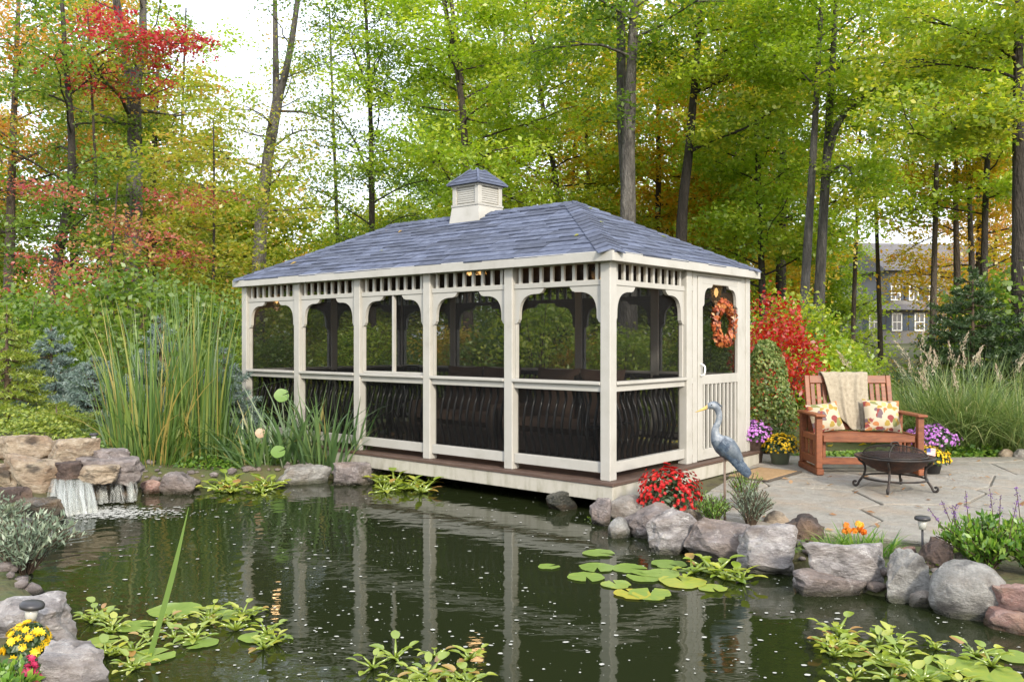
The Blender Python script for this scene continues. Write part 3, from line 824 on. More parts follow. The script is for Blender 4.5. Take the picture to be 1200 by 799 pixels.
tube('handle', 'white_paint', door, bez([(DX0 + .05, -.056, 1.24), (DX0 + .05, -.10, 1.26), (DX0 + .05, -.105, 1.34), (DX0 + .05, -.056, 1.37)], 5), .011, 6)
# roof: shell, fascia, shingles, caps
EZ, RZ_, OV = 2.455, 3.255, 0.125
ex0, ex1, ey0, ey1 = -OV, LX + OV, -OV, LY + OV
run = (ex1 - ex0) / 2
rx, ry0, ry1 = (ex0 + ex1) / 2, ey0 + run, ey1 - run
def hip_shell(z_e, z_r, x0, x1, y0, y1, r0, r1):
    return [(x0, y0, z_e), (x1, y0, z_e), (x1, y1, z_e), (x0, y1, z_e), (rx, r0, z_r), (rx, r1, z_r)]
FH = [(0, 1, 4), (1, 2, 5, 4), (2, 3, 5), (3, 0, 4, 5)]
Vt = hip_shell(EZ, RZ_, ex0, ex1, ey0, ey1, ry0, ry1)
Vb = hip_shell(EZ - 0.07, RZ_ - 0.09, ex0 + .03, ex1 - .03, ey0 + .03, ey1 - .03, ry0, ry1)
Fr = FH + [tuple(reversed([i + 6 for i in f])) for f in FH] + [(a, a + 6, (a + 1) % 4 + 6, (a + 1) % 4) for a in range(4)]
roof = obj('roof', new_mesh('roof', Vt + Vb, Fr, 'interior_wood'), pav)
roof.data.materials.append(M['shingle_dark'])
for p in roof.data.polygons[:4]: p.material_index = 1
FZ0, FZ1 = 2.365, 2.462
for b in ((ex0 - .022, ex0, ey0 - .022, ey1 + .022), (ex1, ex1 + .022, ey0 - .022, ey1 + .022), (ex0 + .0005, ex1 - .0005, ey0 - .022, ey0), (ex0 + .0005, ex1 - .0005, ey1, ey1 + .022)):
    box('fascia', 'trim', roof, *b, FZ0, FZ1, .004)
for b in ((ex0 + .0005, -HW, ey0 + .0005, ey1 - .0005), (LX + HW, ex1 - .0005, ey0 + .0005, ey1 - .0005), (-HW + .0005, LX + HW - .0005, ey0 + .0005, -HW), (-HW + .0005, LX + HW - .0005, LY + HW, ey1 - .0005)):
    box('soffit', 'trim', roof, *b, 2.372, 2.384, 0)
rs = random.Random(3)
def shingle_face(P0, P1, apex0, apex1, ncourse, out_joined=None):
    """P0-P1 eave corners (left to right from outside), apex0/1 above them"""
    P0, P1, a0, a1 = map(Vector, (P0, P1, apex0, apex1))
    ea = (P1 - P0); Lw = ea.length; ea.normalize()
    nrm = ea.cross((a0 - P0)).normalized()
    up = nrm.cross(ea).normalized()
    Hs = (a0 - P0).dot(up)
    l0 = (a0 - P0).dot(ea); l1 = Lw - (a1 - P0).dot(ea)
    ex = Hs / ncourse
    for c in range(ncourse):
        b0, b1 = c * ex - (0.022 if c == 0 else 0), min((c + 1) * ex + 0.03, Hs)
        lo = lambda b: max(0, l0 * b / Hs) + 0.0
        hi = lambda b: Lw - max(0, l1 * b / Hs)
        x = lo(b0) - rs.uniform(0, .3)
        while x < hi(b0):
            w = rs.uniform(.25, .44)
            x0, x1 = x, x + w - 0.003
            x += w
            q = [(max(x0, lo(b0)), b0), (min(x1, hi(b0)), b0), (max(min(x1, hi(b1)), lo(b1)), b1), (min(max(x0, lo(b1)), hi(b1)), b1)]
            if q[1][0] - q[0][0] < 0.03: continue
            th = 0.011 + (0.008 if rs.random() < .5 else 0)
            yj = rs.uniform(-.004, .004)
            V = []
            for lay in (0, 1):
                for (u, v), t in zip(q, (th, th, .004, .004)):
                    V.append(P0 + ea * u + up * (v + (yj if v == b0 else 0)) + nrm * (0.001 if lay == 0 else t))
            cen = sum(V, Vector()) / 8
            V = [tuple(p - cen) for p in V]
            F = [(3, 2, 1, 0), (4, 5, 6, 7), (0, 1, 5, 4), (1, 2, 6, 5), (2, 3, 7, 6), (3, 0, 4, 7)]
            if out_joined is None:
                obj('shingle', new_mesh('shingle', V, F, 'shingle'), roof, cen)
            else:
                out_joined.append(([tuple(Vector(p) + cen) for p in V], F))
shingle_face(Vt[3], Vt[0], Vt[5], Vt[4], 14)
shingle_face(Vt[0], Vt[1], Vt[4], Vt[4], 14)
rest = []
shingle_face(Vt[1], Vt[2], Vt[4], Vt[5], 14, rest)
shingle_face(Vt[2], Vt[3], Vt[5], Vt[5], 14, rest)
V, F = cat_parts(rest)
o = obj('shingles', new_mesh('shingles', V, F, 'shingle'), roof); o['kind'] = 'stuff'
def caps(a, b, n, w=0.13):
    a, b = Vector(a), Vector(b)
    d = (b - a); l = d.length; d.normalize()
    s = d.cross(Vector((0, 0, 1))).normalized(); up = s.cross(d)
    if up.z < 0: up = -up
    dr = 0.062 if abs(d.z) < .05 else 0.045
    V = []
    ll = l / n * 1.25
    for (t, h) in ((0, .030), (ll, .016)):
        for (sx_, dz) in ((-w, -dr), (0, 0), (w, -dr)):
            V.append(d * t + s * sx_ + up * (h + dz))
        for (sx_, dz) in ((-w, -dr), (0, 0), (w, -dr)):
            V.append(d * t + s * sx_ + up * (h + dz - .012))
    F = [(0, 1, 7, 6), (1, 2, 8, 7), (3, 9, 10, 4), (4, 10, 11, 5), (0, 3, 4, 1), (1, 4, 5, 2), (6, 7, 10, 9), (7, 8, 11, 10), (0, 6, 9, 3), (2, 5, 11, 8)]
    me = new_mesh('ridge_cap', [tuple(v) for v in V], F, 'shingle')
    for k in range(n): obj('ridge_cap', me, roof, a + d * (l * k / n))
caps(Vt[0], Vt[4], 16); caps(Vt[3], Vt[5], 16); caps(Vt[1], Vt[4], 16); caps(Vt[2], Vt[5], 16)
caps(Vt[5], Vt[4], 20)
# cupola
cup = empty('cupola', (rx, 3.01, -.045)); cup.parent = pav
def frustum(z0, a0, z1, a1):
    return [(-a0, -a0, z0), (a0, -a0, z0), (a0, a0, z0), (-a0, a0, z0), (-a1, -a1, z1), (a1, -a1, z1), (a1, a1, z1), (-a1, a1, z1)], [(3, 2, 1, 0), (4, 5, 6, 7), (0, 1, 5, 4), (1, 2, 6, 5), (2, 3, 7, 6), (3, 0, 4, 7)]
V, F = frustum(2.95, .285, 3.39, .232); obj('cupola_base', new_mesh('cupola_base', V, F, 'trim'), cup)
box('cupola_band', 'trim', cup, -.242, .242, -.242, .242, 3.385, 3.415)
box('cupola_core', 'trim_dirty', cup, -.200, .200, -.200, .200, 3.415, 3.64, 0)
for sx_ in (-1, 1):
    for sy_ in (-1, 1):
        box('corner_post', 'trim', cup, sx_ * .195 - .034, sx_ * .195 + .034, sy_ * .195 - .034, sy_ * .195 + .034, 3.415, 3.645)
for k in range(7):
    z = 3.432 + k * .028
    for rz in range(4):
        box('louvre', 'trim', cup, -.212, -.195, -.160, .160, z, z + .024, .002, rot=(0, 0, rz * math.pi / 2))
box('cupola_band', 'trim', cup, -.238, .238, -.238, .238, 3.636, 3.668)
cv, cf = [], []
lev = [(3.66, .272), (3.70, .238), (3.75, .185), (3.80, .128), (3.85, .078), (3.875, .045)]
for (z, a) in lev: cv += [(-a, -a, z), (a, -a, z), (a, a, z), (-a, a, z)]
for i in range(len(lev) - 1):
    for k in range(4): cf.append((i * 4 + k, i * 4 + (k + 1) % 4, i * 4 + 4 + (k + 1) % 4, i * 4 + 4 + k))
cf += [(3, 2, 1, 0), tuple(range(len(cv) - 4, len(cv)))]
cr = obj('cupola_roof', new_mesh('cupola_roof', cv, cf, 'shingle_dark'), cup)
for i in range(5):      # shingle courses on the little roof
    (z0, a0), (z1, a1) = lev[i], lev[i + 1]
    V, F = frustum(z0 + .004, a0 + .012, z1 + .004, a1 + .004)
    obj('shingle_course', new_mesh('shingle_course', V, F, 'shingle'), cr)
for sx_, sy_ in ((-1, -1), (1, -1), (1, 1), (-1, 1)):
    pts = [(sx_ * (a + .008), sy_ * (a + .008), z + .006) for z, a in lev]
    V, F = tube_vf(pts, .018, 5); obj('hip_cap', new_mesh('hip_cap', V, F, 'shingle'), cr)

# leaves lying on the roof
C_, N_ = [], []
for k in range(9):
    t, u = random.random() ** .7, random.random()
    if k % 3:
        a_, b_, c_, d_ = Vector(Vt[3]), Vector(Vt[0]), Vector(Vt[4]), Vector(Vt[5])
        p_ = a_.lerp(b_, u).lerp(d_.lerp(c_, u), 1 - t); nr = (b_ - a_).cross(d_ - a_).normalized()
    else:
        a_, b_, c_ = Vector(Vt[0]), Vector(Vt[1]), Vector(Vt[4])
        p_ = a_.lerp(b_, u).lerp(c_, 1 - t); nr = (b_ - a_).cross(c_ - a_).normalized()
    C_.append(p_ + nr * .024); N_.append(nr)
v, f, at2 = leaf_quads(np.array([tuple(q) for q in C_]), unit(np.array([tuple(q) for q in N_]) + rng.normal(size=(len(C_), 3)) * .2), .05 + .05 * rng.random(len(C_)))
o = obj('roof_leaves', new_mesh('roof_leaves', v, f, 'leaf_gold', attr=at2), roof); o['kind'] = 'stuff'
# lamps in the pavilion
def lantern(x, y, z, label, light=1.6):
    o = empty('wall_lantern', PL(x, y, z), PANG, label, 'lamp', 'lit lamps in the pavilion')
    V, F = lathe_vf([(.012, .15), (.03, .13), (.065, .10), (.07, .085)], 8); obj('lamp_cap', new_mesh('lamp_cap', V, F, 'iron'), o)
    V, F = lathe_vf([(.05, -.10), (.066, .085)], 6); obj('lamp_glass', new_mesh('lamp_glass', V, F, 'lantern_glass'), o)
    V, F = lathe_vf([(.01, -.15), (.035, -.115), (.055, -.10)], 8); obj('lamp_base', new_mesh('lamp_base', V, F, 'iron'), o)
    V, F = lathe_vf([(.006, -.05), (.022, -.02), (.026, .01), (.016, .045), (.004, .06)], 10); obj('bulb', new_mesh('bulb', V, F, 'bulb', True), o)
    dx, dy = (0.14 if x > LX / 2 else -0.14), 0
    tube('arm', 'iron', o, bez([(0, 0, .15), (dx * .3, 0, .21), (dx * .8, 0, .2), (dx * 1.15, 0, .12)], 4), .009, 6)
    ld = bpy.data.lights.new('lamp_light', 'POINT'); ld.energy = light; ld.color = (1, .62, .3); ld.shadow_soft_size = .05
    lo = bpy.data.objects.new('lamp_light', ld); COL.objects.link(lo); lo.parent = o; lo.location = (0, 0, -.17)
    return o
lantern(0.27, 5.72, 2.19, 'lit iron lantern in the corner behind the iris clump')
lantern(0.17, 0.24, 2.22, 'lit iron lantern tucked behind the corner post near the heron')
lantern(2.72, 0.27, 2.20, 'lit iron lantern glowing behind the screen door')
pend = empty('pendant_lamp', PL(rx, 3.05, 2.55), PANG, 'lit pendant lamp with two warm shades under the pavilion ridge', 'lamp')
tube('stem', 'iron', pend, [(0, 0, 0.62), (0, 0, 0.02)], .008, 6)
tube('cross_bar', 'iron', pend, [(0, -.12, 0.03), (0, .12, 0.03)], .01, 6)
for s_ in (-1, 1):
    V, F = lathe_vf([(.02, .03), (.05, 0), (.075, -.05), (.08, -.07)], 14); obj('lamp_shade', new_mesh('lamp_shade', V, F, 'lantern_glass', True), pend, (0, s_ * .10, 0))
    V, F = lathe_vf([(.008, .0), (.03, -.02), (.034, -.045), (.01, -.075)], 10); obj('bulb', new_mesh('bulb', V, F, 'bulb', True), pend, (0, s_ * .10, 0))
ld = bpy.data.lights.new('lamp_light', 'POINT'); ld.energy = 4; ld.color = (1, .62, .3); ld.shadow_soft_size = .1
lo = bpy.data.objects.new('lamp_light', ld); COL.objects.link(lo); lo.parent = pend; lo.location = (0, 0, -.12)

# furniture inside the pavilion
def pillow_vf(w, h, d, n=14, p=2.6):
    V, F = [], []
    for side in (1, -1):
        for j in range(n + 1):
            for i in range(n + 1):
                u, v = -1 + 2 * i / n, -1 + 2 * j / n
                bul = max(0, (1 - abs(u) ** p) * (1 - abs(v) ** p)) ** 0.5
                pin = 1 - 0.07 * (1 - abs(v) ** 2) * abs(u) - 0.07 * (1 - abs(u) ** 2) * abs(v)
                V.append((u * w / 2 * pin, side * bul * d / 2, v * h / 2 * pin))
    m_ = (n + 1) ** 2
    for s_ in (0, 1):
        for j in range(n):
            for i in range(n):
                a = s_ * m_ + j * (n + 1) + i
                q = (a, a + 1, a + n + 2, a + n + 1)
                F.append(q if s_ == 1 else tuple(reversed(q)))
    return V, F
def sofa(x, y, rz, n, label):
    o = empty('outdoor_sofa', PL(x, y, DECK), PANG + rz, label, 'sofa', 'wicker seats inside the pavilion')
    w = .62 * n
    box('seat_base', 'wicker', o, -w / 2, w / 2, -.34, .32, .08, .30, .02)
    for sx_ in (-1, 1):
        box('armrest', 'wicker', o, sx_ * (w / 2 + .05) - .05, sx_ * (w / 2 + .05) + .05, -.36, .34, .0, .58, .03)
    box('back_panel', 'wicker', o, -w / 2 - .1, w / 2 + .1, .321, .40, .0, .80, .03)
    for k in range(n):
        cx = -w / 2 + .62 * (k + .5)
        V, F = pillow_vf(.62, .60, .17, 10, 5); obj('seat_cushion', new_mesh('seat_cushion', V, F, 'cushion_brown', True), o, (cx, -.04, .37), (R(90), 0, 0))
        V, F = pillow_vf(.62, .62, .2, 10, 4); obj('back_cushion', new_mesh('back_cushion', V, F, 'cushion_brown', True), o, (cx, .23, .70), (R(-10), 0, 0))
sofa(1.0, 2.75, -math.pi / 2, 2, 'brown cushioned wicker sofa inside pavilion, between two front posts')
sofa(1.0, 1.25, -math.pi / 2, 2, 'brown cushioned wicker sofa inside pavilion, behind the bay nearest the heron')
def metal_chair(x, y, rz, label):
    o = empty('metal_chair', PL(x, y, DECK), PANG + rz, label, 'chair', 'black metal chairs inside the pavilion')
    V, F = lathe_vf([(.20, .43), (.215, .44), (.215, .455), (.20, .465)], 18); obj('seat', new_mesh('seat', V, F, 'black_metal'), o)
    for sx_ in (-1, 1):
        tube('leg', 'black_metal', o, [(sx_ * .15, -.15, .45), (sx_ * .2, -.2, 0)], .012, 6)
        tube('leg', 'black_metal', o, bez([(sx_ * .19, .24, 0), (sx_ * .16, .17, .45), (sx_ * .17, .24, .92)], 4), .012, 6)
    tube('back_rail', 'black_metal', o, bez([(-.17, .24, .9), (-.1, .26, .95), (.1, .26, .95), (.17, .24, .9)], 4), .012, 6)
    for k in range(5):
        xx = -.12 + .06 * k
        tube('back_bar', 'black_metal', o, [(xx, .18, .46), (xx, .255, .94)], .007, 5)
metal_chair(0.55, 0.45, 0.4, 'black metal chair inside pavilion by the corner post')
metal_chair(1.05, 0.62, -1.2, 'black metal chair inside pavilion behind the short side rail')
metal_chair(1.0, 4.4, 1.2, 'black metal chair inside pavilion behind the iris clump')
metal_chair(1.9, 4.9, 2.8, 'black metal chair inside pavilion by the far wall')
tb = empty('round_table', PL(1.5, 4.75, DECK), PANG, 'round dark table inside the pavilion behind the iris clump', 'table')
V, F = lathe_vf([(.44, .70), (.45, .71), (.45, .73), (.44, .735)], 28); obj('table_top', new_mesh('table_top', V, F, 'black_metal'), tb)
V, F = lathe_vf([(.22, 0), (.2, .03), (.04, .06), (.035, .70)], 14); obj('pedestal', new_mesh('pedestal', V, F, 'black_metal'), tb)

# autumn wreath on the door
wr = empty('autumn_wreath', PL((DX0 + DX1) / 2, -.10, 1.815), PANG, 'orange and red autumn leaf wreath hanging on the screen door', 'wreath')
n = 520
a = rng.random(n) * 2 * np.pi; tt = rng.random(n) * 2 * np.pi; rr = .036 + .028 * rng.random(n)
rad = .215 + .03 * np.sin(5 * a) * 0.5
ring = np.stack([np.cos(a) * (rad + rr * np.cos(tt)), rr * np.sin(tt) * 0.75, np.sin(a) * (rad + rr * np.cos(tt))], 1)
nn = unit(np.stack([np.cos(a) * np.cos(tt), np.sin(tt) - .5, np.sin(a) * np.cos(tt)], 1) + rng.normal(size=(n, 3)) * .5)
leafmat('wreath_leaf', [(0.16, 0.025, 0.012), (0.40, 0.08, 0.02), (0.50, 0.17, 0.04), (0.48, 0.30, 0.14)], trans=0.2, pos=[0, .45, .85, 1])
V, F, at_ = leaf_quads(ring, nn, .04 + .045 * rng.random(n), .55)
o = obj('wreath_leaves', new_mesh('wreath_leaves', V, F, 'wreath_leaf', attr=at_), wr); o['kind'] = 'stuff'
V, F = tube_vf([(math.cos(t) * .205, 0, math.sin(t) * .205) for t in np.linspace(0, 2 * math.pi, 25)], .02, 6)
obj('wreath_ring', new_mesh('wreath_ring', V, F, 'rod', True), wr)

# ------------------------------------------------------------------ rocks
def rock(name, label, px0, px1, py0, py1, mat, base_z=0.0, shape='angular', depth=0.8, tilt=0.0, yaw=0.0, seed=0, group=None, lift=-0.05, sub=4, extra_down=0.09):
    """a stone whose front foot meets the level base_z where the photograph shows it"""
    w_px, h_px = px1 - px0, py1 - py0
    front = G((px0 + px1) / 2, py1, base_z)
    Yc = front.y + 0.0
    w = w_px / FPX * Yc
    d = w * depth
    Yc2 = Yc + d * 0.38
    cx = ((px0 + px1) / 2 - 600) / FPX * Yc2
    w = w_px / FPX * Yc2 * 1.02
    top = CAM_H - (py0 - 400) / FPX * Yc2
    h = (top - base_z) + extra_down
    cz = base_z - extra_down + h / 2
    bm = bmesh.new()
    bmesh.ops.create_icosphere(bm, subdivisions=sub, radius=1.0)
    r = random.Random(seed * 91 + 13)
    cuts = []
    nc = {'angular': 15, 'slab': 12, 'round': 5, 'lump': 5}[shape]
    for k in range(nc):
        v = Vector((r.gauss(0, 1), r.gauss(0, 1), r.gauss(0, 1) * (.7 if shape != 'slab' else .25))).normalized()
        cuts.append((v, r.uniform(.52, .86) if shape in ('angular', 'slab') else r.uniform(.78, .95)))
    if shape == 'slab': cuts += [(Vector((r.uniform(-.1, .1), r.uniform(-.1, .1), 1)).normalized(), .55), (Vector((0, 0, -1)), .6)]
    if shape == 'angular': cuts += [(Vector((r.uniform(-.3, .3), r.uniform(-.2, .2), 1)).normalized(), .7)]
    off = Vector((seed * 3.7, seed * 1.3, seed * 2.1))
    amp = {'angular': .13, 'slab': .12, 'round': .07, 'lump': .22}[shape]
    for v in bm.verts:
        p = v.co.normalized()
        s = 1.0
        for (cn, cd) in cuts:
            dd = p.dot(cn)
            if dd > 1e-4: s = min(s, cd / dd)
        s *= 1 + amp * mnoise.fractal(p * 1.7 + off, 1.0, 2.0, 4) + amp * .5 * mnoise.fractal(p * 4.5 + off, .8, 2.1, 4)
        if shape == 'slab' or mat == 'rock_white':
            s *= 1 + .028 * math.sin(p.z * 15 + 6 * mnoise.noise(p * 1.5 + off))
        v.co = p * s
    mn = Vector((min(v.co[i] for v in bm.verts) for i in range(3))); mx_ = Vector((max(v.co[i] for v in bm.verts) for i in range(3)))
    for v in bm.verts:
        q = [((v.co[i] - mn[i]) / (mx_[i] - mn[i]) - .5) for i in range(3)]
        v.co = Vector((q[0] * w, q[1] * d, q[2] * h + q[0] * w * tilt * (0.5 - q[2] * 0)))
    me = bpy.data.meshes.new(name); bm.to_mesh(me); bm.free()
    me.materials.append(M[mat])
    me.polygons.foreach_set('use_smooth', np.ones(len(me.polygons), dtype=bool))
    me.set_sharp_from_angle(angle=R(24))
    o = obj(name, me, None, (cx, Yc2, cz), (0, 0, yaw))
    tag(o, label, 'rock', group or 'stones round the pond edge')
    return o
RK = [
 # px0, px1, py0, py1, material, base z, shape, depth, tilt, label
 (692, 718, 584, 617, 'rock_purple', 0, 'angular', 1.0, 0, 'purplish block wedged under the pavilion skirt corner'),
 (711, 774, 580, 609, 'rock_grey', .04, 'round', .8, 0, 'pale rounded boulder below the red chrysanthemums'),
 (733, 808, 592, 632, 'rock_purple', 0, 'angular', .8, -.05, 'grey brown boulder in front of the red chrysanthemums'),
 (712, 738, 606, 631, 'rock_grey', 0, 'round', 1.0, 0, 'small grey stone at the waterline below the pavilion corner'),
 (757, 816, 598, 650, 'rock_white', 0, 'angular', .7, .35, 'pale angular stone tilted down into the pond'),
 (793, 821, 584, 602, 'rock_pink', .1, 'round', .8, 0, 'round pink stone beside the red chrysanthemums'),
 (802, 828, 596, 622, 'rock_tan', .05, 'angular', 1.0, -.2, 'small tan stone under the heron shrub'),
 (803, 884, 609, 659, 'rock_purple', 0, 'angular', .8, 0, 'large mauve grey boulder at the waterline below the heron'),
 (865, 934, 614, 675, 'rock_white', 0, 'angular', .8, 0, 'white streaked dark boulder standing in the pond edge'),
 (920, 966, 602, 640, 'rock_dark', .1, 'lump', .9, 0, 'dark brown pitted stone at the patio edge'),
 (895, 924, 598, 620, 'rock_tan', .1, 'round', .8, 0, 'tan stone between heron shrub and dark pitted stone'),
 (937, 1042, 634, 692, 'rock_white', .02, 'slab', .55, -.16, 'long pale streaked slab under the orange flowers'),
 (930, 1016, 671, 700, 'rock_purple', 0, 'slab', .5, -.2, 'low flat stone lying under the long pale slab'),
 (1036, 1094, 646, 708, 'rock_grey', 0, 'angular', .8, .05, 'grey wedge shaped boulder beside the big round boulder'),
 (1064, 1097, 691, 712, 'rock_grey', 0, 'angular', .8, 0, 'small grey stone at the foot of the wedge boulder'),
 (1092, 1178, 657, 728, 'rock_grey', 0, 'round', .8, 0, 'big smooth round grey boulder below the purple salvia'),
 (1165, 1226, 684, 714, 'rock_pink', .12, 'slab', .8, 0, 'reddish slab resting on a pinker slab at the pond edge'),
 (1160, 1240, 711, 745, 'rock_pink', 0, 'slab', .8, .1, 'low pinkish slab sloping into the water'),
 (1078, 1117, 629, 670, 'rock_dark', .1, 'lump', .9, 0, 'dark lumpy stone beside the solar light on the patio edge'),
 (1048, 1074, 639, 656, 'rock_pink', .13, 'angular', .8, 0, 'small reddish stone beside the orange flowers'),
 (1117, 1142, 636, 662, 'rock_grey', .13, 'angular', .8, 0, 'grey stone half hidden by the purple salvia'),
 (1170, 1188, 526, 537, 'rock_tan', .13, 'round', .8, 0, 'tan edging stone in front of the ornamental grass'),
 (1187, 1206, 526, 538, 'rock_grey', .13, 'round', .8, 0, 'grey edging stone in front of the ornamental grass'),
 (640, 676, 575, 596, 'rock_wet', .02, 'angular', 1, 0, 'wet dark stone in the shade under the pavilion'),
 # waterfall
 (22, 76, 526, 540, 'rock_tan', .40, 'slab', .8, .05, 'thin cream slab sandwiched between the waterfall ledge stones'),
 (66, 124, 531, 545, 'rock_tan', .36, 'slab', .8, -.06, 'thin tan slab poking out beneath the thick ledge stone'),
 (-16, 40, 559, 573, 'rock_tan', .2, 'slab', .9, 0, 'thin pale slab below the slanting waterfall stone'),
 (104, 150, 526, 539, 'rock_purple', .42, 'slab', .8, -.05, 'small grey slab lying behind the spillway slab'),
 (54, 112, 512, 541, 'rock_tan', .42, 'slab', .9, -.08, 'thick tan ledge stone on top of the waterfall'),
 (-2, 62, 508, 534, 'rock_tan', .47, 'slab', .8, -.1, 'tan slab behind the waterfall, beside the golden creeper'),
 (2, 74, 535, 570, 'rock_tan', .24, 'slab', .6, -.3, 'large pale stone slanting down towards the waterfall'),
 (-12, 19, 544, 562, 'rock_tan', .3, 'slab', .9, 0, 'small tan slab at the upper end of the slanting waterfall stone'),
 (60, 98, 540, 555, 'rock_dark', .34, 'slab', .9, 0, 'dark brown stone wedged beneath the thick tan ledge'),
 (90, 142, 543, 557, 'rock_tan', .32, 'slab', .8, -.1, 'thin tan stone lying on the dark spillway slab'),
 (92, 165, 536, 562, 'rock_purple', .25, 'slab', .8, -.12, 'dark purplish spillway slab with water dripping off it'),
 (-14, 32, 570, 596, 'rock_dark', .1, 'slab', .8, 0, 'dark flat stone below the waterfall slabs'),
 (8, 82, 584, 616, 'rock_wet', .06, 'slab', .7, .1, 'wet black slab jutting out into the pond by the falls'),
 (6, 54, 557, 579, 'rock_wet', .16, 'slab', .8, 0, 'wet mossy stone under the slanting pale stone'),
 (186, 238, 553, 579, 'rock_purple', 0, 'angular', .8, .1, 'mauve stone at the foot of the cattails'),
 (163, 190, 562, 579, 'rock_pink', 0, 'angular', .8, 0, 'small pinkish stone at the foot of the cattails'),
 (321, 387, 545, 568, 'rock_grey', 0, 'slab', .6, 0, 'flat grey stone at the foot of the iris clump'),
 (391, 439, 541, 569, 'rock_purple', 0, 'slab', .8, -.2, 'flat mauve stone between iris clump and pavilion skirt'),
 (96, 140, 557, 590, 'rock_wet', 0, 'angular', .5, 0, 'wet dark rock face behind the dripping water'),
 (60, 100, 556, 596, 'rock_wet', 0, 'angular', .5, 0, 'wet dark rock face behind the white waterfall'),
 (137, 160, 560, 586, 'rock_wet', 0, 'angular', .6, 0, 'wet dark stone propping the end of the spillway slab'),
 (-34, 96, 698, 770, 'rock_white', 0, 'angular', .8, -.15, 'big pale lichen covered boulder beside the foreground flowers'),
 (42, 128, 756, 830, 'rock_white', -.05, 'slab', .8, -.2, 'broad pale slab at the near corner of the pond'),
]
for i, r_ in enumerate(RK):
    rock('pond_stone', r_[9], *r_[:4], r_[4], r_[5], r_[6], r_[7], r_[8], seed=i + 1, sub=4, yaw=random.uniform(-.3, .3))

# pebbles and soil filling the bank behind the stones
pts = []
for k in range(900):
    i = random.randrange(len(PP)); a_, b_ = PP[i], PP[(i + 1) % len(PP)]
    t = random.random(); p = a_ + (b_ - a_) * t
    q = p + rng.normal(size=2) * .22
    if pond_sd(q[0], q[1]) > -.12: pts.append(q)
pts = np.array(pts)
zs = ground_z(pts[:, 0], pts[:, 1])
ico = bmesh.new(); bmesh.ops.create_icosphere(ico, subdivisions=1, radius=1)
iv = np.array([v.co[:] for v in ico.verts]); iF = np.array([[v.index for v in f.verts] for f in ico.faces]); ico.free()
VV, FF, off = [], [], 0
for (x, y), z in zip(pts, zs):
    s = .018 + .05 * random.random() ** 2
    VV.append(iv * (s * np.array([random.uniform(.8, 1.5), random.uniform(.8, 1.3), random.uniform(.45, .8)])) * (1 + .15 * rng.normal(size=(len(iv), 1))) + (x, y, z + s * .2)); FF.append(iF + off); off += len(iv)
o = obj('pebbles', new_mesh('pebbles', np.concatenate(VV), np.concatenate(FF), 'rock_purple', True)); tag(o, 'small pebbles strewn along the pond margin', 'pebbles', kind='stuff')

# ------------------------------------------------------------------ waterfall and foam
def fall(name, label, lip0, lip1, base0, base1, n, dens, seed):
    """strands of falling water from a lip to the pond: curved ribbons"""
    r = np.random.default_rng(seed)
    V, F, at_, off = [], [], [], 0
    for k in range(n):
        f = (k + r.random()) / n
        a_ = np.array(lip0) * (1 - f) + np.array(lip1) * f
        b_ = np.array(base0) * (1 - f) + np.array(base1) * f + r.normal(size=3) * (.03, .03, 0)
        w = .006 + .02 * r.random()
        sd_ = .25 + .75 * r.random()
        K = 9
        for j in range(K + 1):
            t = j / K
            p = a_ * (1 - t) + b_ * t
            hor = 1 - (1 - t) ** 1.8
            p = np.array([a_[0] + (b_[0] - a_[0]) * hor, a_[1] + (b_[1] - a_[1]) * hor, a_[2] + (b_[2] - a_[2]) * t ** 1.5])
            p[0] += .008 * math.sin(9 * t + k)
            ww = w * (.7 + .5 * t)
            V += [p + (-ww, .0, 0), p + (0, -ww * .6, 0), p + (ww, 0, 0)]
            g_ = dens * sd_ * (.5 + .5 * r.random()) * (.45 + .55 * t)
            at_ += [g_ * .3, g_, g_ * .3]
        for j in range(K):
            for s_ in (0, 1):
                q = off + j * 3 + s_
                F.append((q, q + 1, q + 4, q + 3))
        off += 3 * (K + 1)
    o = obj(name, new_mesh(name, np.array(V), np.array(F), 'falling_water', True, np.array(at_)))
    tag(o, label, 'waterfall', kind='structure')
    return o
fall('waterfall', 'white water tumbling between the tan ledge stones', A(62, 557, 8.55), A(100, 552, 8.8), A(64, 612, 8.05), A(110, 602, 8.25), 70, .8, 3)
fall('dripping_water', 'thin strands of water dripping off the dark spillway slab', A(108, 557, 8.75), A(160, 559, 8.85), A(110, 591, 8.6), A(161, 587, 8.75), 22, .6, 4)
fall('side_trickle', 'small trickle of water off the wet black slab', A(54, 600, 7.7), A(62, 605, 7.75), A(56, 632, 7.2), A(64, 632, 7.2), 7, .7, 5)
# foam where the water lands, flecks over the whole pond
def flecks(n, fn, smin, smax, z=.004):
    V, F, off = [], [], 0
    for k in range(n):
        x, y = fn()
        if pond_sd(x, y) > -.06: continue
        s = smin + (smax - smin) * random.random() ** 3
        th0 = random.random() * 6
        ax = random.uniform(.7, 1.5)
        m_ = 6
        for j in range(m_):
            a_ = th0 + 2 * math.pi * j / m_
            rr_ = s * random.uniform(.75, 1.2)
            V.append((x + math.cos(a_) * rr_ * ax, y + math.sin(a_) * rr_, z + .001 * random.random()))
        F.append(tuple(range(off, off + m_))); off += m_
    return V, np.array(F)
clump = [(random.uniform(-3.6, 3.4), random.uniform(4.1, 10.0)) for _ in range(40)]
def fleck_pos():
    if random.random() < .55:
        c = random.choice(clump); return random.gauss(c[0], .35), random.gauss(c[1], .35)
    py = random.uniform(560, 800); px = random.uniform(60, 1200); g_ = G(px, py); return g_.x, g_.y
V, F = flecks(1900, fleck_pos, .0025, .014)
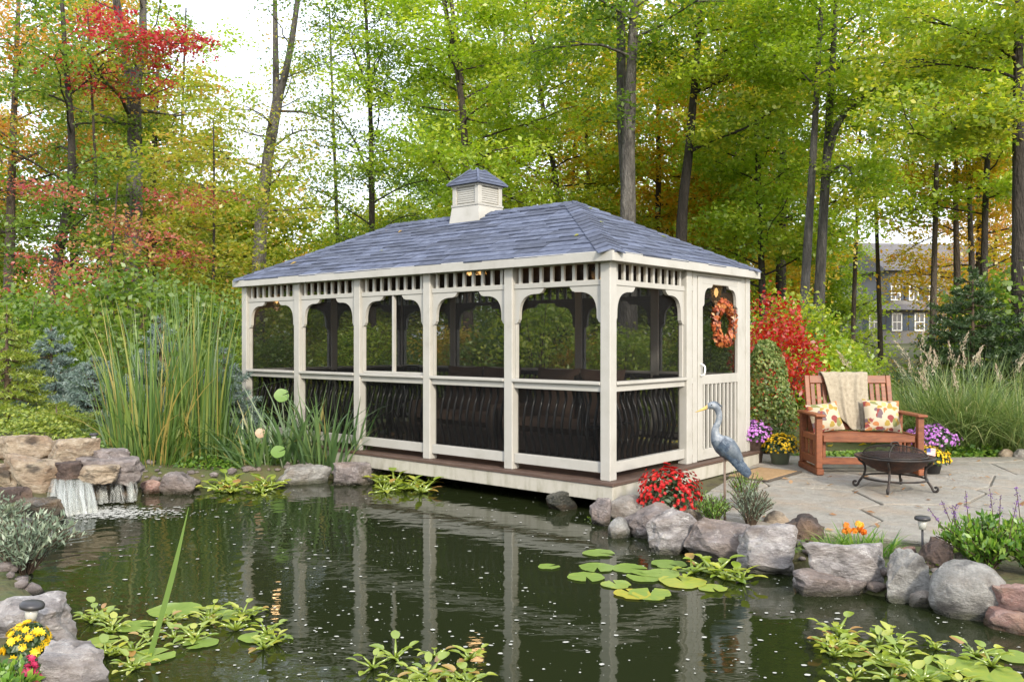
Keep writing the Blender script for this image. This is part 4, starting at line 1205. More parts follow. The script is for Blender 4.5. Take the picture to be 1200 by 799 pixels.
o = obj('foam_flecks', new_mesh('foam_flecks', V, F, 'foam')); tag(o, 'pale flecks of foam and debris floating on the pond', 'foam', kind='stuff')
def splash_pos():
    t = abs(random.gauss(0, .35)); return -4.02 + random.gauss(0, .22) + t * .9, 8.25 + random.gauss(0, .13) - t * .15
V, F = flecks(1500, splash_pos, .004, .022, .007)
o = obj('splash_foam', new_mesh('splash_foam', V, F, 'foam')); tag(o, 'white foam spreading where the waterfall lands', 'foam', kind='stuff')

# ------------------------------------------------------------------ trees
def limb_path(start, az, el, length, r, n=6, curl=0.35, droop=0.0):
    p = Vector(start); pts = [p.copy()]
    e = el; a_ = az
    for k in range(n):
        e += r.uniform(-.18, .18) - droop / n
        a_ += r.uniform(-curl, curl)
        p = p + Vector((math.cos(a_) * math.cos(e), math.sin(a_) * math.cos(e), math.sin(e))) * (length / n)
        pts.append(p.copy())
    return pts
def tree(name, label, path, rad, H, limbs, leaf, bark_, leafsize=.12, per=60, group=None, forks=(), seed=1, spray_r=.6, low=None, el=(.1, .6), boughs=(), droop=.25, cat='tree', flat=.28, taper=.72):
    """path = trunk points in world space (base first); limbs = list of (zmin, zmax, count, length)"""
    r = random.Random(seed)
    base = Vector(path[0]); base.z = gz(base.x, base.y) - .12
    root = empty(name, base, 0, label, cat, group)
    pts = [base] + [Vector(p) for p in path[1:]]
    if base.y > 5: H = min(H, CAM_H + .391 * base.y + .9)
    if pts[-1].z < H:
        d = (pts[-1] - pts[-2]).normalized(); d.z = max(d.z, .6)
        k = (H - pts[-1].z) / d.z
        pts += [pts[-1] + d * k * .5, pts[-1] + d * k]
    tr_ = bez(pts, 6)
    ztop = tr_[-1].z
    def rad_at(z): return rad * (1.0 - taper * max(0, min(1, (z - base.z) / max(.1, (ztop - base.z))))) * (1 + .55 * math.exp(-(z - base.z) * 2.2))
    def at_z(z):
        for i in range(len(tr_) - 1):
            if tr_[i].z <= z <= tr_[i + 1].z:
                t = (z - tr_[i].z) / max(1e-6, tr_[i + 1].z - tr_[i].z); return tr_[i].lerp(tr_[i + 1], t)
        return tr_[-1]
    V, F = tube_vf([p - base for p in tr_], [rad_at(p.z) * (1 + .05 * r.uniform(-1, 1)) for p in tr_], 14)
    paths = []
    cen, crad = [], []
    def leafy(lp, r0, sr, frac=.3):
        n = len(lp)
        for i, p in enumerate(lp):
            if i / (n - 1) >= frac:
                cen.append(p + Vector((r.gauss(0, .25), r.gauss(0, .25), r.gauss(0, .14))) * (sr / .6)); crad.append(sr * r.uniform(.7, 1.25))
    for fk in forks:
        fp = bez([Vector(p) for p in fk[0]], 5)
        paths.append(([p - base for p in fp], [fk[1] * (1 - .6 * i / len(fp)) for i in range(len(fp))]))
        for p in fp[::3]:
            if p.z > (limbs[0][0] if limbs else 0):
                lp = limb_path(p, r.uniform(0, 6.28), r.uniform(*el), r.uniform(1.2, 2.6), r)
                paths.append(([q - base for q in lp], [.022 * (1 - .8 * i / len(lp)) for i in range(len(lp))])); leafy(lp, .02, spray_r)
    for bg in boughs:      # boughs seen singly in the photograph
        bp_ = bez([Vector(p) for p in bg[0]], 5)
        paths.append(([p - base for p in bp_], [bg[1] * (1 - .8 * i / len(bp_)) for i in range(len(bp_))]))
        for p in bp_[4::2]:
            for q in range(bg[2]):
                lp = limb_path(p, r.uniform(0, 6.28), r.uniform(-.1, .4), r.uniform(.5, 1.2), r, 4)
                paths.append(([w_ - base for w_ in lp], [.012 * (1 - .8 * i / len(lp)) for i in range(len(lp))])); leafy(lp, .02, spray_r * .8)
    az = r.uniform(0, 6.28)
    for (z0, z1, cnt, ln) in limbs:
        for k in range(cnt):
            z = base.z + z0 + (z1 - z0) * (k + r.random()) / cnt
            if z > ztop: continue
            az += 2.4 + r.uniform(-.4, .4)
            p = at_z(z)
            l = ln * r.uniform(.6, 1.2)
            lr = min(.35 * rad_at(z), .012 + .016 * l)
            lp = limb_path(p, az, r.uniform(*el), l, r, 6, droop=droop)
            paths.append(([q - base for q in lp], [lr * (1 - .85 * i / len(lp)) for i in range(len(lp))]))
            leafy(lp, lr, spray_r)
            for s_ in range(3):
                q = lp[r.randint(2, 5)]
                tp = limb_path(q, az + r.choice((-1, 1)) * r.uniform(.5, 1.2), r.uniform(-.1, .5), l * r.uniform(.3, .5), r, 4)
                paths.append(([w_ - base for w_ in tp], [lr * .4 * (1 - .85 * i / len(tp)) for i in range(len(tp))]))
                leafy(tp, lr, spray_r, .5)
    if low is not None: cen += [Vector(p) for p in low]; crad += [spray_r] * len(low)
    if paths:
        v2, f2 = tubes_np(paths, 5)
        F = F + [tuple(int(i) + len(V) for i in q) for q in f2]; V = list(V) + [tuple(q) for q in v2]
    tk = obj('trunk', new_mesh('trunk', V, F, bark_, True), root)
    if cen:
        c = np.array([tuple(p - base) for p in cen])
        v, f, a_ = sprays(c, np.array(crad), per, leafsize, flat=flat)
        cr_ = obj('crown', new_mesh('crown', v, f, leaf, attr=a_), root); cr_['kind'] = 'stuff'
    return root
def path_px(Y, pts):
    P = [A(x, y, Y) for x, y in pts]
    b = P[0] + (P[0] - P[1]) * ((P[0].z - 0.0) / max(.2, (P[1].z - P[0].z))) * .0
    base = Vector((P[0].x - (P[1].x - P[0].x) * .4, Y, 0))
    return [base] + P
T = tree
T('maple_tree', 'forked grey barked maple with red and orange leaves behind the cattails', path_px(22, [(155, 330), (158, 200), (157, 110)]), .27, 7.95,
  [(6.6, 9.0, 10, 2.6)], 'leaf_mixed', 'bark_grey', .11, 40, 'tall trees round the pavilion', forks=[([A(157, 118, 22), A(148, 70, 22), A(136, 0, 22), A(128, -60, 22)], .15), ([A(157, 112, 22), A(166, 60, 22), A(168, 0, 22), A(172, -60, 22)], .135)], seed=3, taper=.42)
T('oak_tree', 'grey leaning trunk forking high beside the open sky', path_px(24, [(304, 300), (312, 200), (325, 120)]), .22, 8.15,
  [(4.6, 8.1, 10, 1.9)], 'leaf_mixed', 'bark_grey', .09, 24, 'tall trees round the pavilion', forks=[([A(324, 128, 24), A(323, 60, 24), A(322, -30, 24)], .115), ([A(324, 126, 24), A(338, 70, 24), A(349, 0, 24), A(352, -30, 24)], .115)], seed=4, taper=.36)
T('birch_tree', 'slender dark tree with sparse small leaves against the bright sky', path_px(23, [(436, 270), (434, 130), (428, 0)]), .115, 12,
  [(2.6, 11, 24, 2.3)], 'leaf_green', 'bark_dark', .08, 50, 'tall trees round the pavilion', seed=5, spray_r=.55, el=(.35, .9), droop=.5,
  boughs=[([A(434, 210, 23), A(415, 165, 22.5), A(392, 130, 22)], .04, 2), ([A(433, 110, 23), A(412, 55, 23), A(395, 20, 23)], .04, 2), ([A(434, 105, 23), A(447, 60, 23.5), A(456, 20, 24)], .035, 2)])
T('oak_tree', 'dark trunked oak with lime foliage directly behind the cupola', path_px(21, [(547, 250), (541, 120), (520, 0)]), .15, 11,
  [(4.2, 10.5, 28, 2.6)], 'leaf_lime', 'bark_brown', .11, 76, 'tall trees round the pavilion', seed=6, forks=[([A(541, 100, 21), A(535, 50, 21), A(524, -40, 21)], .09)])
T('oak_tree', 'thickest grey trunk rising right behind the hip of the pavilion roof', path_px(19, [(736, 260), (737, 150), (744, 0)]), .255, 11.5,
  [(7.6, 11, 14, 2.8)], 'leaf_green', 'bark_grey', .105, 66, 'tall trees round the pavilion', seed=7, low=[A(690 + 12 * i, 95 + 9 * (i % 4) + 4 * i, 18.4 + .15 * (i % 3)) for i in range(7)],
  forks=[([A(736, 240, 19.3), A(729, 120, 19.6), A(728, 0, 19.8), A(727, -60, 19.8)], .15)])
T('oak_tree', 'dark bending trunk with yellow green leaves, beside the thickest trunk', path_px(20, [(799, 265), (808, 170), (822, 0)]), .175, 11,
  [(7.4, 10.5, 10, 2.6)], 'leaf_yellowgreen', 'bark_dark', .105, 66, 'tall trees round the pavilion', seed=8, boughs=[([A(806, 180, 20), A(835, 165, 19.5), A(875, 150, 19), A(905, 130, 18.6)], .05, 2), ([A(812, 110, 20), A(845, 95, 19.6), A(880, 60, 19)], .05, 2)])
T('beech_tree', 'slim grey trunk leaning over its twin behind the red shrub', path_px(18, [(943, 350), (953, 180), (963, 0)]), .12, 10.5,
  [(6.6, 10, 10, 2.4)], 'leaf_lime', 'bark_grey', .10, 70, 'tall trees round the pavilion', seed=9)
T('beech_tree', 'grey trunk with a long bough arching over the bench, behind the red shrub', path_px(18.4, [(960, 350), (968, 200), (980, 0)]), .14, 10.5,
  [(6.4, 10, 13, 2.8)], 'leaf_lime', 'bark_grey', .10, 80, 'tall trees round the pavilion', seed=10, boughs=[([A(968, 190, 18.4), A(985, 140, 18), A(1030, 100, 17.6), A(1090, 68, 17.2), A(1140, 62, 17)], .085, 3), ([A(968, 205, 18.4), A(990, 195, 18), A(1005, 215, 17.8)], .04, 2)])
T('oak_tree', 'dark straight trunk standing beyond the ornamental grass by the house', path_px(14.5, [(1196, 400), (1194, 200), (1193, 0)]), .165, 9.0,
  [(5.6, 8.6, 12, 2.8)], 'leaf_yellowgreen', 'bark_dark', .095, 80, 'tall trees round the pavilion', seed=11, boughs=[([A(1192, 160, 14.5), A(1165, 148, 14.3), A(1120, 152, 14.1), A(1060, 158, 14)], .035, 3), ([A(1192, 70, 14.5), A(1160, 50, 14.4), A(1110, 30, 14.2)], .05, 3)])
T('oak_tree', 'dark rough trunk just behind the paired beeches, with yellow green leaves', path_px(24, [(915, 345), (917, 200), (926, 60)]), .17, 12,
  [(3.6, 11.5, 26, 3.0)], 'leaf_yellowgreen', 'bark_dark', .14, 60, 'tall trees round the pavilion', seed=12)
T('oak_tree', 'thin dark leaning trunk between cupola and thickest trunk, lime leaves', path_px(25, [(655, 250), (640, 150), (620, 30)]), .13, 12,
  [(3.4, 11.5, 30, 3.0)], 'leaf_yellowgreen', 'bark_dark', .14, 62, 'tall trees round the pavilion', seed=13)
T('maple_tree', 'dark crooked trunk above the blue spruces, with green leaves', path_px(20, [(60, 400), (64, 330), (84, 200), (76, 60)]), .15, 9.5,
  [(2.6, 8, 16, 2.5)], 'leaf_green', 'bark_dark', .10, 52, 'tall trees round the pavilion', seed=14)
T('maple_tree', 'orange leaved maple at the far side of the spruces', path_px(24, [(10, 360), (14, 200), (22, 0)]), .17, 11,
  [(5.0, 11, 20, 3.0)], 'leaf_orange', 'bark_brown', .10, 60, 'tall trees round the pavilion', seed=15, boughs=[([A(14, 190, 24), A(45, 180, 23.5), A(70, 165, 23)], .06, 2)])
T('dogwood_tree', 'small layered dogwood turning orange beside the leaning grey trunk', path_px(19, [(250, 345), (251, 230), (250, 140)]), .05, 6.2,
  [(1.7, 6.1, 22, 1.9)], 'leaf_mixed', 'bark_dark', .10, 30, 'small coloured trees', seed=16, el=(-.05, .25), spray_r=.5, droop=.1, flat=.16)
T('dogwood_tree', 'low red dogwood spreading in layers behind the cattails', path_px(17, [(125, 390), (128, 330), (135, 250)]), .05, 4.7,
  [(2.2, 4.6, 8, 1.7)], 'leaf_pink', 'bark_dark', .075, 34, 'small coloured trees', seed=17, el=(-.05, .2), spray_r=.45, droop=.1, flat=.14)
T('maple_sapling', 'dark trunk right behind the forked maple, olive leaves', path_px(27, [(178, 320), (180, 200), (186, 60)]), .16, 10.5,
  [(3.0, 9.5, 20, 2.4)], 'leaf_mixed', 'bark_dark', .14, 56, 'tall trees round the pavilion', seed=18)
T('maple_tree', 'bright pink red maple spray crossing the forked grey trunk', path_px(20.5, [(118, 390), (112, 200), (104, 40)]), .06, 9.4,
  [(8.8, 9.2, 1, .8)], 'leaf_red', 'bark_brown', .085, 50, 'small coloured trees', seed=19, el=(-.1, .2), spray_r=.5, flat=.16,
  boughs=[([A(106, 70, 20.5), A(140, 52, 20.2), A(180, 50, 20), A(215, 58, 19.8)], .03, 3), ([A(110, 110, 20.5), A(122, 80, 20.2), A(128, 95, 20)], .02, 2)])
T('maple_tree', 'yellow and orange maple glowing between the dark trunks', path_px(28, [(866, 340), (862, 220), (858, 90)]), .12, 11,
  [(2.2, 10.5, 30, 3.2)], 'leaf_gold', 'bark_brown', .13, 66, 'small coloured trees', seed=20)
T('maple_tree', 'orange tinted maple in front of the grey house', path_px(30, [(1122, 340), (1120, 220), (1124, 100)]), .15, 9.5,
  [(5.4, 10.0, 18, 2.6)], 'leaf_gold', 'bark_brown', .13, 56, 'small coloured trees', seed=21)
T('oak_tree', 'thin dark double trunk behind the bench with lime leaves', path_px(26, [(1153, 330), (1156, 210), (1164, 90)]), .13, 11.5,
  [(5.0, 11, 22, 3.0)], 'leaf_lime', 'bark_dark', .15, 60, 'tall trees round the pavilion', seed=22)
T('beech_tree', 'slim tree with yellow lime leaves behind the pavilion door', path_px(22, [(893, 330), (888, 200), (884, 60)]), .11, 10.5,
  [(2.6, 9, 24, 2.2)], 'leaf_lime', 'bark_dark', .11, 66, 'tall trees round the pavilion', seed=23)
T('beech_tree', 'thin dark stem between the two trunks behind the roof hip', path_px(27, [(770, 300), (772, 180), (768, 40)]), .13, 11.5,
  [(3.2, 11, 26, 2.8)], 'leaf_gold', 'bark_dark', .14, 56, 'tall trees round the pavilion', seed=24)

# the wood further back: a few kinds, copied
def far_proto(seed, H, W, leaf, z0=1.2):
    return T('wood_tree', 'x', [Vector((0, 0, 0)), Vector((.1, 0, H * .4)), Vector((-.1, .1, H * .75))], .17, H, [(z0, H * .55, 22, W), (H * .55, H * .95, 18, W * .75)], leaf, 'bark_dark', .17, 40, seed=seed, spray_r=.8)
gz_keep = gz
protos = []
for k, (H, W) in enumerate([(13, 3.2), (14, 3.6), (12, 3.0), (6.0, 2.6)]):
    protos.append(far_proto(40 + k, H, W, 'leaf_green', 1.0 if k < 3 else .5))
spots = []
rt = random.Random(9)
for Y, sp in ((31, 5.0), (40, 6.0), (51, 9.0)):
    half = Y * .66
    x = -half + rt.uniform(0, 2)
    while x < half + 3:
        px = 600 + FPX * x / Y
        kind = rt.randrange(3)
        if 205 < px < 470: kind = 3
        if Y < 34 and rt.random() < .35: kind = 3
        if 965 < px < 1165 and Y < 60: kind = -1
        if kind >= 0: spots.append((x + rt.uniform(-.8, .8), Y + rt.uniform(-1.5, 1.5), kind, px))
        x += sp * rt.uniform(.8, 1.2)
for (px, Y) in ((935, 44), (955, 42)): spots.append(((px - 600) / FPX * Y, Y, 3, px))
used = [False] * 4
# slender stems of the middle distance
for i, (px, Y, dx, bk_) in enumerate([(206, 30, 6, 'bark_dark'), (398, 31, -6, 'bark_dark'), (585, 29, 8, 'bark_dark'), (600, 33, -5, 'bark_brown'), (668, 30, 5, 'bark_dark'), (696, 28, -8, 'bark_brown'), (838, 29, 6, 'bark_dark'), (852, 33, -4, 'bark_dark'), (1001, 30, 6, 'bark_brown'), (1030, 33, -6, 'bark_dark'), (1094, 27, 4, 'bark_brown'), (1140, 29, -6, 'bark_dark')]):
    wh = 'beyond the pavilion end' if px < 420 else ('behind the pavilion roof' if px < 900 else 'beyond the bench')
    T('slender_tree', ('slender dark tree stem ' if bk_ == 'bark_dark' else 'slender brown tree stem ') + wh + ' with sparse yellow green leaves', path_px(Y, [(px, 345), (px + dx, 180), (px + 2 * dx, 10)]), .085 + .012 * (i % 4), 12.5, [(5.8 if px > 980 else 3.5, 12, 11, 2.2)], ['leaf_lime', 'leaf_yellowgreen', 'leaf_gold'][i % 3], bk_, .13, 34, ('dark' if bk_ == 'bark_dark' else 'brown') + ' slender stems ' + wh, seed=300 + i)
for (x, y, kind, px) in spots:
    src = protos[kind]
    o = src if not used[kind] else copy_tree(src)
    used[kind] = True
    s = rt.uniform(.88, 1.15)
    o.location = (x, y, gz(x, y) - .12); o.scale = (s, s, s * rt.uniform(.95, 1.1)); o.rotation_euler = (0, 0, rt.uniform(0, 6.28))
    if px < 200: lm = rt.choice(['leaf_green', 'leaf_mixed', 'leaf_orange', 'leaf_green', 'leaf_gold'])
    elif px < 480: lm = rt.choice(['leaf_gold', 'leaf_orange', 'leaf_yellowgreen', 'leaf_lime'])
    elif px < 700: lm = rt.choice(['leaf_lime', 'leaf_green', 'leaf_lime', 'leaf_green', 'leaf_gold'])
    else: lm = rt.choice(['leaf_lime', 'leaf_yellowgreen', 'leaf_gold', 'leaf_orange', 'leaf_green', 'leaf_lime'])
    for ch in o.children:
        if ch.name.startswith('crown'):
            ch.material_slots[0].link = 'OBJECT'; ch.material_slots[0].material = M[lm]
    kinds = {'leaf_green': 'green', 'leaf_mixed': 'olive and russet', 'leaf_yellowgreen': 'yellow green', 'leaf_lime': 'lime green', 'leaf_gold': 'golden yellow', 'leaf_orange': 'orange'}
    tag(o, ('low ' if kind == 3 else 'tall ') + kinds[lm] + ' tree in the dense wood behind the nearer trunks', 'tree', kinds[lm] + (' low' if kind == 3 else ' tall') + ' trees of the far wood')

# understory shrubs
def shrub_mesh(seed, w, h, n, leaf, size):
    c = []
    for k in range(n):
        a_ = rng.random() * 6.283; r_ = math.sqrt(rng.random()); z = rng.random()
        rr_ = w / 2 * r_ * (1 - .55 * z * z)
        c.append((math.cos(a_) * rr_, math.sin(a_) * rr_, .1 + h * z * (1 - .25 * r_)))
    v, f, at2 = sprays(np.array(c), .26 * (w / 2) + .08, 55, size, flat=.5, tilt=.7)
    stems = []
    rr = random.Random(seed)
    for k in range(12):
        q = c[rr.randrange(n)]
        stems.append((bez([(q[0] * .08, q[1] * .08, 0), (q[0] * .45, q[1] * .45, q[2] * .55), q], 3), [.015 * (1 - .7 * i / 7) for i in range(7)]))
    sv, sf = tubes_np(stems, 5)
    return (v, f, at2), (sv, sf)
def shrub(name, label, loc, w, h, n, leaf, size, seed, group=None, cat='shrub'):
    o = empty(name, loc, 0, label, cat, group)
    (v, f, at2), (sv, sf) = shrub_mesh(seed, w, h, n, leaf, size)
    obj('stems', new_mesh('stems', sv, sf, 'needle_stem', True), o)
    c = obj('foliage', new_mesh('foliage', v, f, leaf, attr=at2), o); c['kind'] = 'stuff'
    return o
sp = [shrub('understory_shrub', 'x', (0, 0, 0), 2.6, 2.2, 75, 'leaf_green', .09, 60), shrub('understory_shrub', 'x', (0, 0, 0), 2.0, 1.5, 60, 'leaf_green', .08, 61)]
su = [False, False]
kinds = {'leaf_green': 'green', 'leaf_yellowgreen': 'yellow green', 'leaf_lime': 'lime green', 'leaf_gold': 'golden', 'leaf_mixed': 'olive and russet', 'leaf_dark': 'dark green'}
rsb = random.Random(21)
us = []
for (px, Y) in [(-20, 15), (20, 17), (60, 15.5), (100, 18), (145, 15), (190, 17.5), (225, 15.5), (262, 17), (20, 13.2), (290, 19), (330, 18), (380, 19.5), (430, 18.5), (480, 17), (530, 18), (580, 17), (630, 16.5), (680, 17.5), (730, 16), (780, 17), (830, 16), (880, 16.5), (925, 16), (965, 15.5), (1000, 15.2), (1030, 15), (1060, 14.5), (1090, 14.6), (1180, 14.8), (1215, 13.6), (460, 24), (560, 25), (690, 24), (850, 23), (985, 22), (1170, 21), (60, 24), (220, 25), (350, 26)]:
    us.append((A(px, 400, Y).x, Y))
for i, (x, y) in enumerate(us):
    k = i % 2
    o = sp[k] if not su[k] else copy_tree(sp[k]); su[k] = True
    s = rsb.uniform(.8, 1.25) * (1.25 if y > 20 else 1)
    if 975 < 600 + FPX * x / y < 1125: s *= .5
    o.location = (x, y, gz(x, y) - .03); o.scale = (s, s, s * rsb.uniform(.85, 1.15)); o.rotation_euler = (0, 0, rsb.uniform(0, 6.28))
    lm = rsb.choice(['leaf_yellowgreen', 'leaf_lime', 'leaf_green', 'leaf_lime'] if x > 3.4 else ['leaf_green', 'leaf_yellowgreen', 'leaf_lime', 'leaf_green', 'leaf_lime', 'leaf_gold'] if x > -3 else ['leaf_green', 'leaf_yellowgreen', 'leaf_lime', 'leaf_green'])
    for ch in o.children:
        if ch.name.startswith('foliage'):
            ch.material_slots[0].link = 'OBJECT'; ch.material_slots[0].material = M[lm]
    where = 'under the trees past the cattails' if x < -4.2 else ('under the trees behind the pavilion' if x < 3.4 else 'under the trees beyond the bench')
    tag(o, kinds[lm] + ' leafy shrub ' + where, 'shrub', kinds[lm] + ' shrubs ' + where)

# ------------------------------------------------------------------ named garden plants
shrub('burning_bush', 'scarlet autumn shrub behind the potted purple chrysanthemums', A(912, 500, 13.0) * 1 - Vector((0, 0, A(912, 500, 13.0).z - gz(4, 13))), 1.6, 2.25, 64, 'leaf_scarlet', .07, 70)
# variegated conical holly
def cone_shrub(name, label, loc, w, h, leaf, size, n, seed, cat='shrub'):
    o = empty(name, loc, 0, label, cat)
    z = rng.random(n) ** 1.25
    a_ = rng.random(n) * 6.283
    prof_ = np.where(z < .25, .8 + .8 * z, np.sqrt(np.clip(1.0 - ((z - .25) / .76) ** 1.7, 0.004, 1))) * (1 + .1 * np.sin(a_ * 3 + z * 9))
    rr_ = w / 2 * prof_ * (.75 + .28 * rng.random(n))
    C = np.stack([np.cos(a_) * rr_, np.sin(a_) * rr_, .06 + h * z], 1)
    Nn = unit(np.stack([np.cos(a_), np.sin(a_), np.full(n, .6)], 1) + rng.normal(size=(n, 3)) * .6)
    v, f, at2 = leaf_quads(C, Nn, size * (.6 + .8 * rng.random(n)))
    c = obj('foliage', new_mesh('foliage', v, f, leaf, attr=at2), o); c['kind'] = 'stuff'
    V, F = tube_vf([(0, 0, -.05), (0, 0, h * .9)], [.03, .006], 7); obj('stem', new_mesh('stem', V, F, 'needle_stem', True), o)
    return o
cone_shrub('holly_shrub', 'variegated pale green conical holly beside the pavilion door', (3.40, 11.7, .12), .76, 1.45, 'leaf_variegated', .05, 5200, 71)

def conifer(name, label, loc, w, h, leaf, seed, layers=13, per=10, size=.07, dark=False, group=None, up=.15, z0=.12, dens=170):
    o = empty(name, loc, 0, label, 'conifer', group)
    r = random.Random(seed)
    paths, C, Nn, Tt = [], [], [], []
    for l_ in range(layers):
        f = l_ / (layers - 1)
        z = z0 + (h - z0 - .12) * f ** .9
        L_ = (w / 2) * (1 - f) ** .85 + .06
        m_ = max(4, int(per * (1 - .5 * f)))
        for k in range(m_):
            az = 6.283 * (k + r.uniform(-.35, .35)) / m_ + l_ * 1.3
            ln = L_ * r.uniform(.72, 1.12)
            p0 = Vector((0, 0, z + r.uniform(-.06, .06) * h / 2)); e = up + r.uniform(-.2, .25)
            p1 = p0 + Vector((math.cos(az) * ln * .55, math.sin(az) * ln * .55, ln * .55 * (e - .1)))
            p2 = p0 + Vector((math.cos(az) * ln, math.sin(az) * ln, ln * (e + .05)))
            bp_ = bez([p0, p1, p2], 4)
            paths.append((bp_, [.012 * (1 - .7 * i / len(bp_)) for i in range(len(bp_))]))
            twigs = [(p0.lerp(p2, .15), p2)]
            for t_ in (.3, .45, .6, .75, .88):
                q = p0.lerp(p1, t_ * 2) if t_ < .5 else p1.lerp(p2, t_ * 2 - 1)
                for sg in (-1, 1):
                    a2 = az + sg * r.uniform(.55, .95); tl = ln * .42 * (1.05 - t_ * .55)
                    twigs.append((q, q + Vector((math.cos(a2), math.sin(a2), e * .5)) * tl))
            for (a0, a1) in twigs:
                m2 = max(3, int((a1 - a0).length * dens))
                tt_ = rng.random(m2)[:, None]
                d = np.array(a1 - a0); dn = d / (np.linalg.norm(d) + 1e-9)
                side = rng.normal(size=(m2, 3)); side -= dn * (side @ dn)[:, None]; side = unit(side); side[:, 2] += .15
                tv = unit(side + dn * .7)
                C.append(np.array(a0) + d * tt_ + tv * size * .45); Tt.append(tv); Nn.append(unit(np.cross(tv, rng.normal(size=(m2, 3)))))
    V, F = tubes_np(paths, 4)
    v2, f2 = tube_vf([(0, 0, -.05), (0, 0, h * .5), (0, 0, h)], [.035 + .012 * h, .02 + .005 * h, .004], 7)
    F = [tuple(int(i) for i in q) for q in F] + [tuple(i + len(V) for i in q) for q in f2]
    obj('trunk', new_mesh('trunk', np.concatenate([V, np.array(v2)]), F, 'needle_stem', True), o)
    C, Tt, Nn = np.concatenate(C), np.concatenate(Tt), np.concatenate(Nn)
    v, f, at2 = leaf_quads(C, Nn, size * (.75 + .5 * rng.random(len(C))), .2, T=Tt, fold=0)
    c = obj('crown', new_mesh('crown', v, f, leaf, attr=at2), o); c['kind'] = 'stuff'
    return o
def at_ground(px, Y): x = (px - 600) / FPX * Y; return (x, Y, gz(x, Y) - .03)
conifer('blue_spruce', 'taller blue spruce behind the waterfall stones', at_ground(60, 12.6), 1.3, 1.5, 'needle_blue', 80, 12, 10, .06, group='blue spruces')
conifer('blue_spruce', 'low blue spruce half hidden by the cattail stems', at_ground(112, 12.0), 1.3, 1.1, 'needle_blue', 81, 10, 10, .06, group='blue spruces')
conifer('blue_spruce', 'blue spruce behind the cattails, beside the pavilion wall', at_ground(188, 13.2), 1.2, 1.7, 'needle_blue', 82, 12, 10, .06, group='blue spruces')
conifer('blue_spruce', 'blue grey spruce between cattails and iris clump', at_ground(262, 11.7), 1.1, 1.35, 'needle_blue', 83, 10, 10, .06, group='blue spruces')
conifer('hemlock_tree', 'dark green hemlock behind the ornamental grass', at_ground(1140, 14.2), 3.0, 2.75, 'leaf_dark', 84, 14, 12, .075, up=.05, dens=120)
conifer('hemlock_tree', 'smaller dark hemlock at the edge of the ornamental grass', at_ground(1212, 13.4), 2.2, 2.0, 'leaf_dark', 85, 12, 11, .07, up=.05, dens=120)
conifer('golden_cypress', 'drooping golden green cypress above the waterfall stones', at_ground(8, 11.0), 1.5, 1.75, 'needle_gold', 86, 11, 10, .055, up=-.25)
conifer('golden_cypress', 'low mounded golden cypress beside the blue spruce', at_ground(66, 10.6), .75, .45, 'needle_gold', 87, 7, 9, .045, up=.3)

# cattails, iris, ornamental grasses
def grass_clump(name, label, loc, parts, mat, cat, extra=None, group=None):
    o = empty(name, loc, 0, label, cat, group)
    v, f, a_ = join_np(*[p[:3] for p in parts])
    c = obj('blades', new_mesh('blades', v, f, mat, attr=a_), o); c['kind'] = 'stuff'
    return o
c0 = G(178, 566)
o = grass_clump('cattails', 'tall green cattail clump at the pond margin beside the waterfall', (c0.x - .15, c0.y + .35, 0), [blades_np(230, .42, 2.4, .15, .022, .12, 9, hvar=.5), blades_np(110, .46, 1.75, .30, .02, .8, 9, hvar=.5), blades_np(170, .5, .85, .35, .02, .4, 7), blades_np(40, .5, 1.3, .4, .016, 1.5, 9)], 'reed', 'reeds')
o2 = grass_clump('cattails', 'upright cattail stand nearest the iris clump', (c0.x + .38, c0.y + .5, 0), [blades_np(170, .28, 2.5, .09, .022, .09, 9, hvar=.45), blades_np(80, .3, 1.1, .3, .02, .4, 7)], 'reed', 'reeds')
c1 = G(350, 557)
grass_clump('iris_clump', 'broad leaved iris clump against the pavilion corner', (c1.x + .25, c1.y + .2, .02), [blades_np(190, .5, 1.2, .36, .03, .3, 8, hvar=.55)], 'iris', 'iris')
grass_clump('iris_clump', 'arching iris clump beside the low creeper', (c1.x - .5, c1.y + .15, .02), [blades_np(170, .45, 1.02, .6, .034, .7, 8, hvar=.5)], 'iris', 'iris')
def leaf_disc(r, n=20, cup=.0, notch=.25):
    V = [(0, 0, 0)]
    for k in range(n + 1):
        a_ = notch / 2 + (2 * math.pi - notch) * k / n
        rr_ = r * (1 + .03 * math.sin(5 * a_))
        V.append((math.cos(a_) * rr_, math.sin(a_) * rr_, cup * r + .012 * r * math.sin(3 * a_ + 1)))
    return V, [(0, k, k + 1) for k in range(1, n + 1)]
for (px, py, Y, r_, tl, lb) in ((326, 530, 10.3, .085, 1.1, 'pale green lotus leaf raised on a stalk before the iris'), (330, 464, 10.6, .09, 1.3, 'large green lotus leaf standing above the iris blades'), (305, 508, 10.4, .06, 1.5, 'brown withered lotus leaf drooping among the iris')):
    p = A(px, py, Y)
    o = empty('lotus_leaf', (p.x, p.y, 0), 0, lb, 'plant')
    tube('stalk', 'pot_green', o, bez([(.05, .1, -.05), (.03, .05, p.z * .5), (0, 0, p.z)], 4), .008, 5)
    V, F = leaf_disc(r_, 20, .12)
    obj('leaf_blade', new_mesh('leaf_blade', V, F, 'dead_leaf' if 'brown' in lb else 'creeper', True, np.full(len(V), .55)), o, (0, 0, p.z), (tl * .8, -.3, .4))
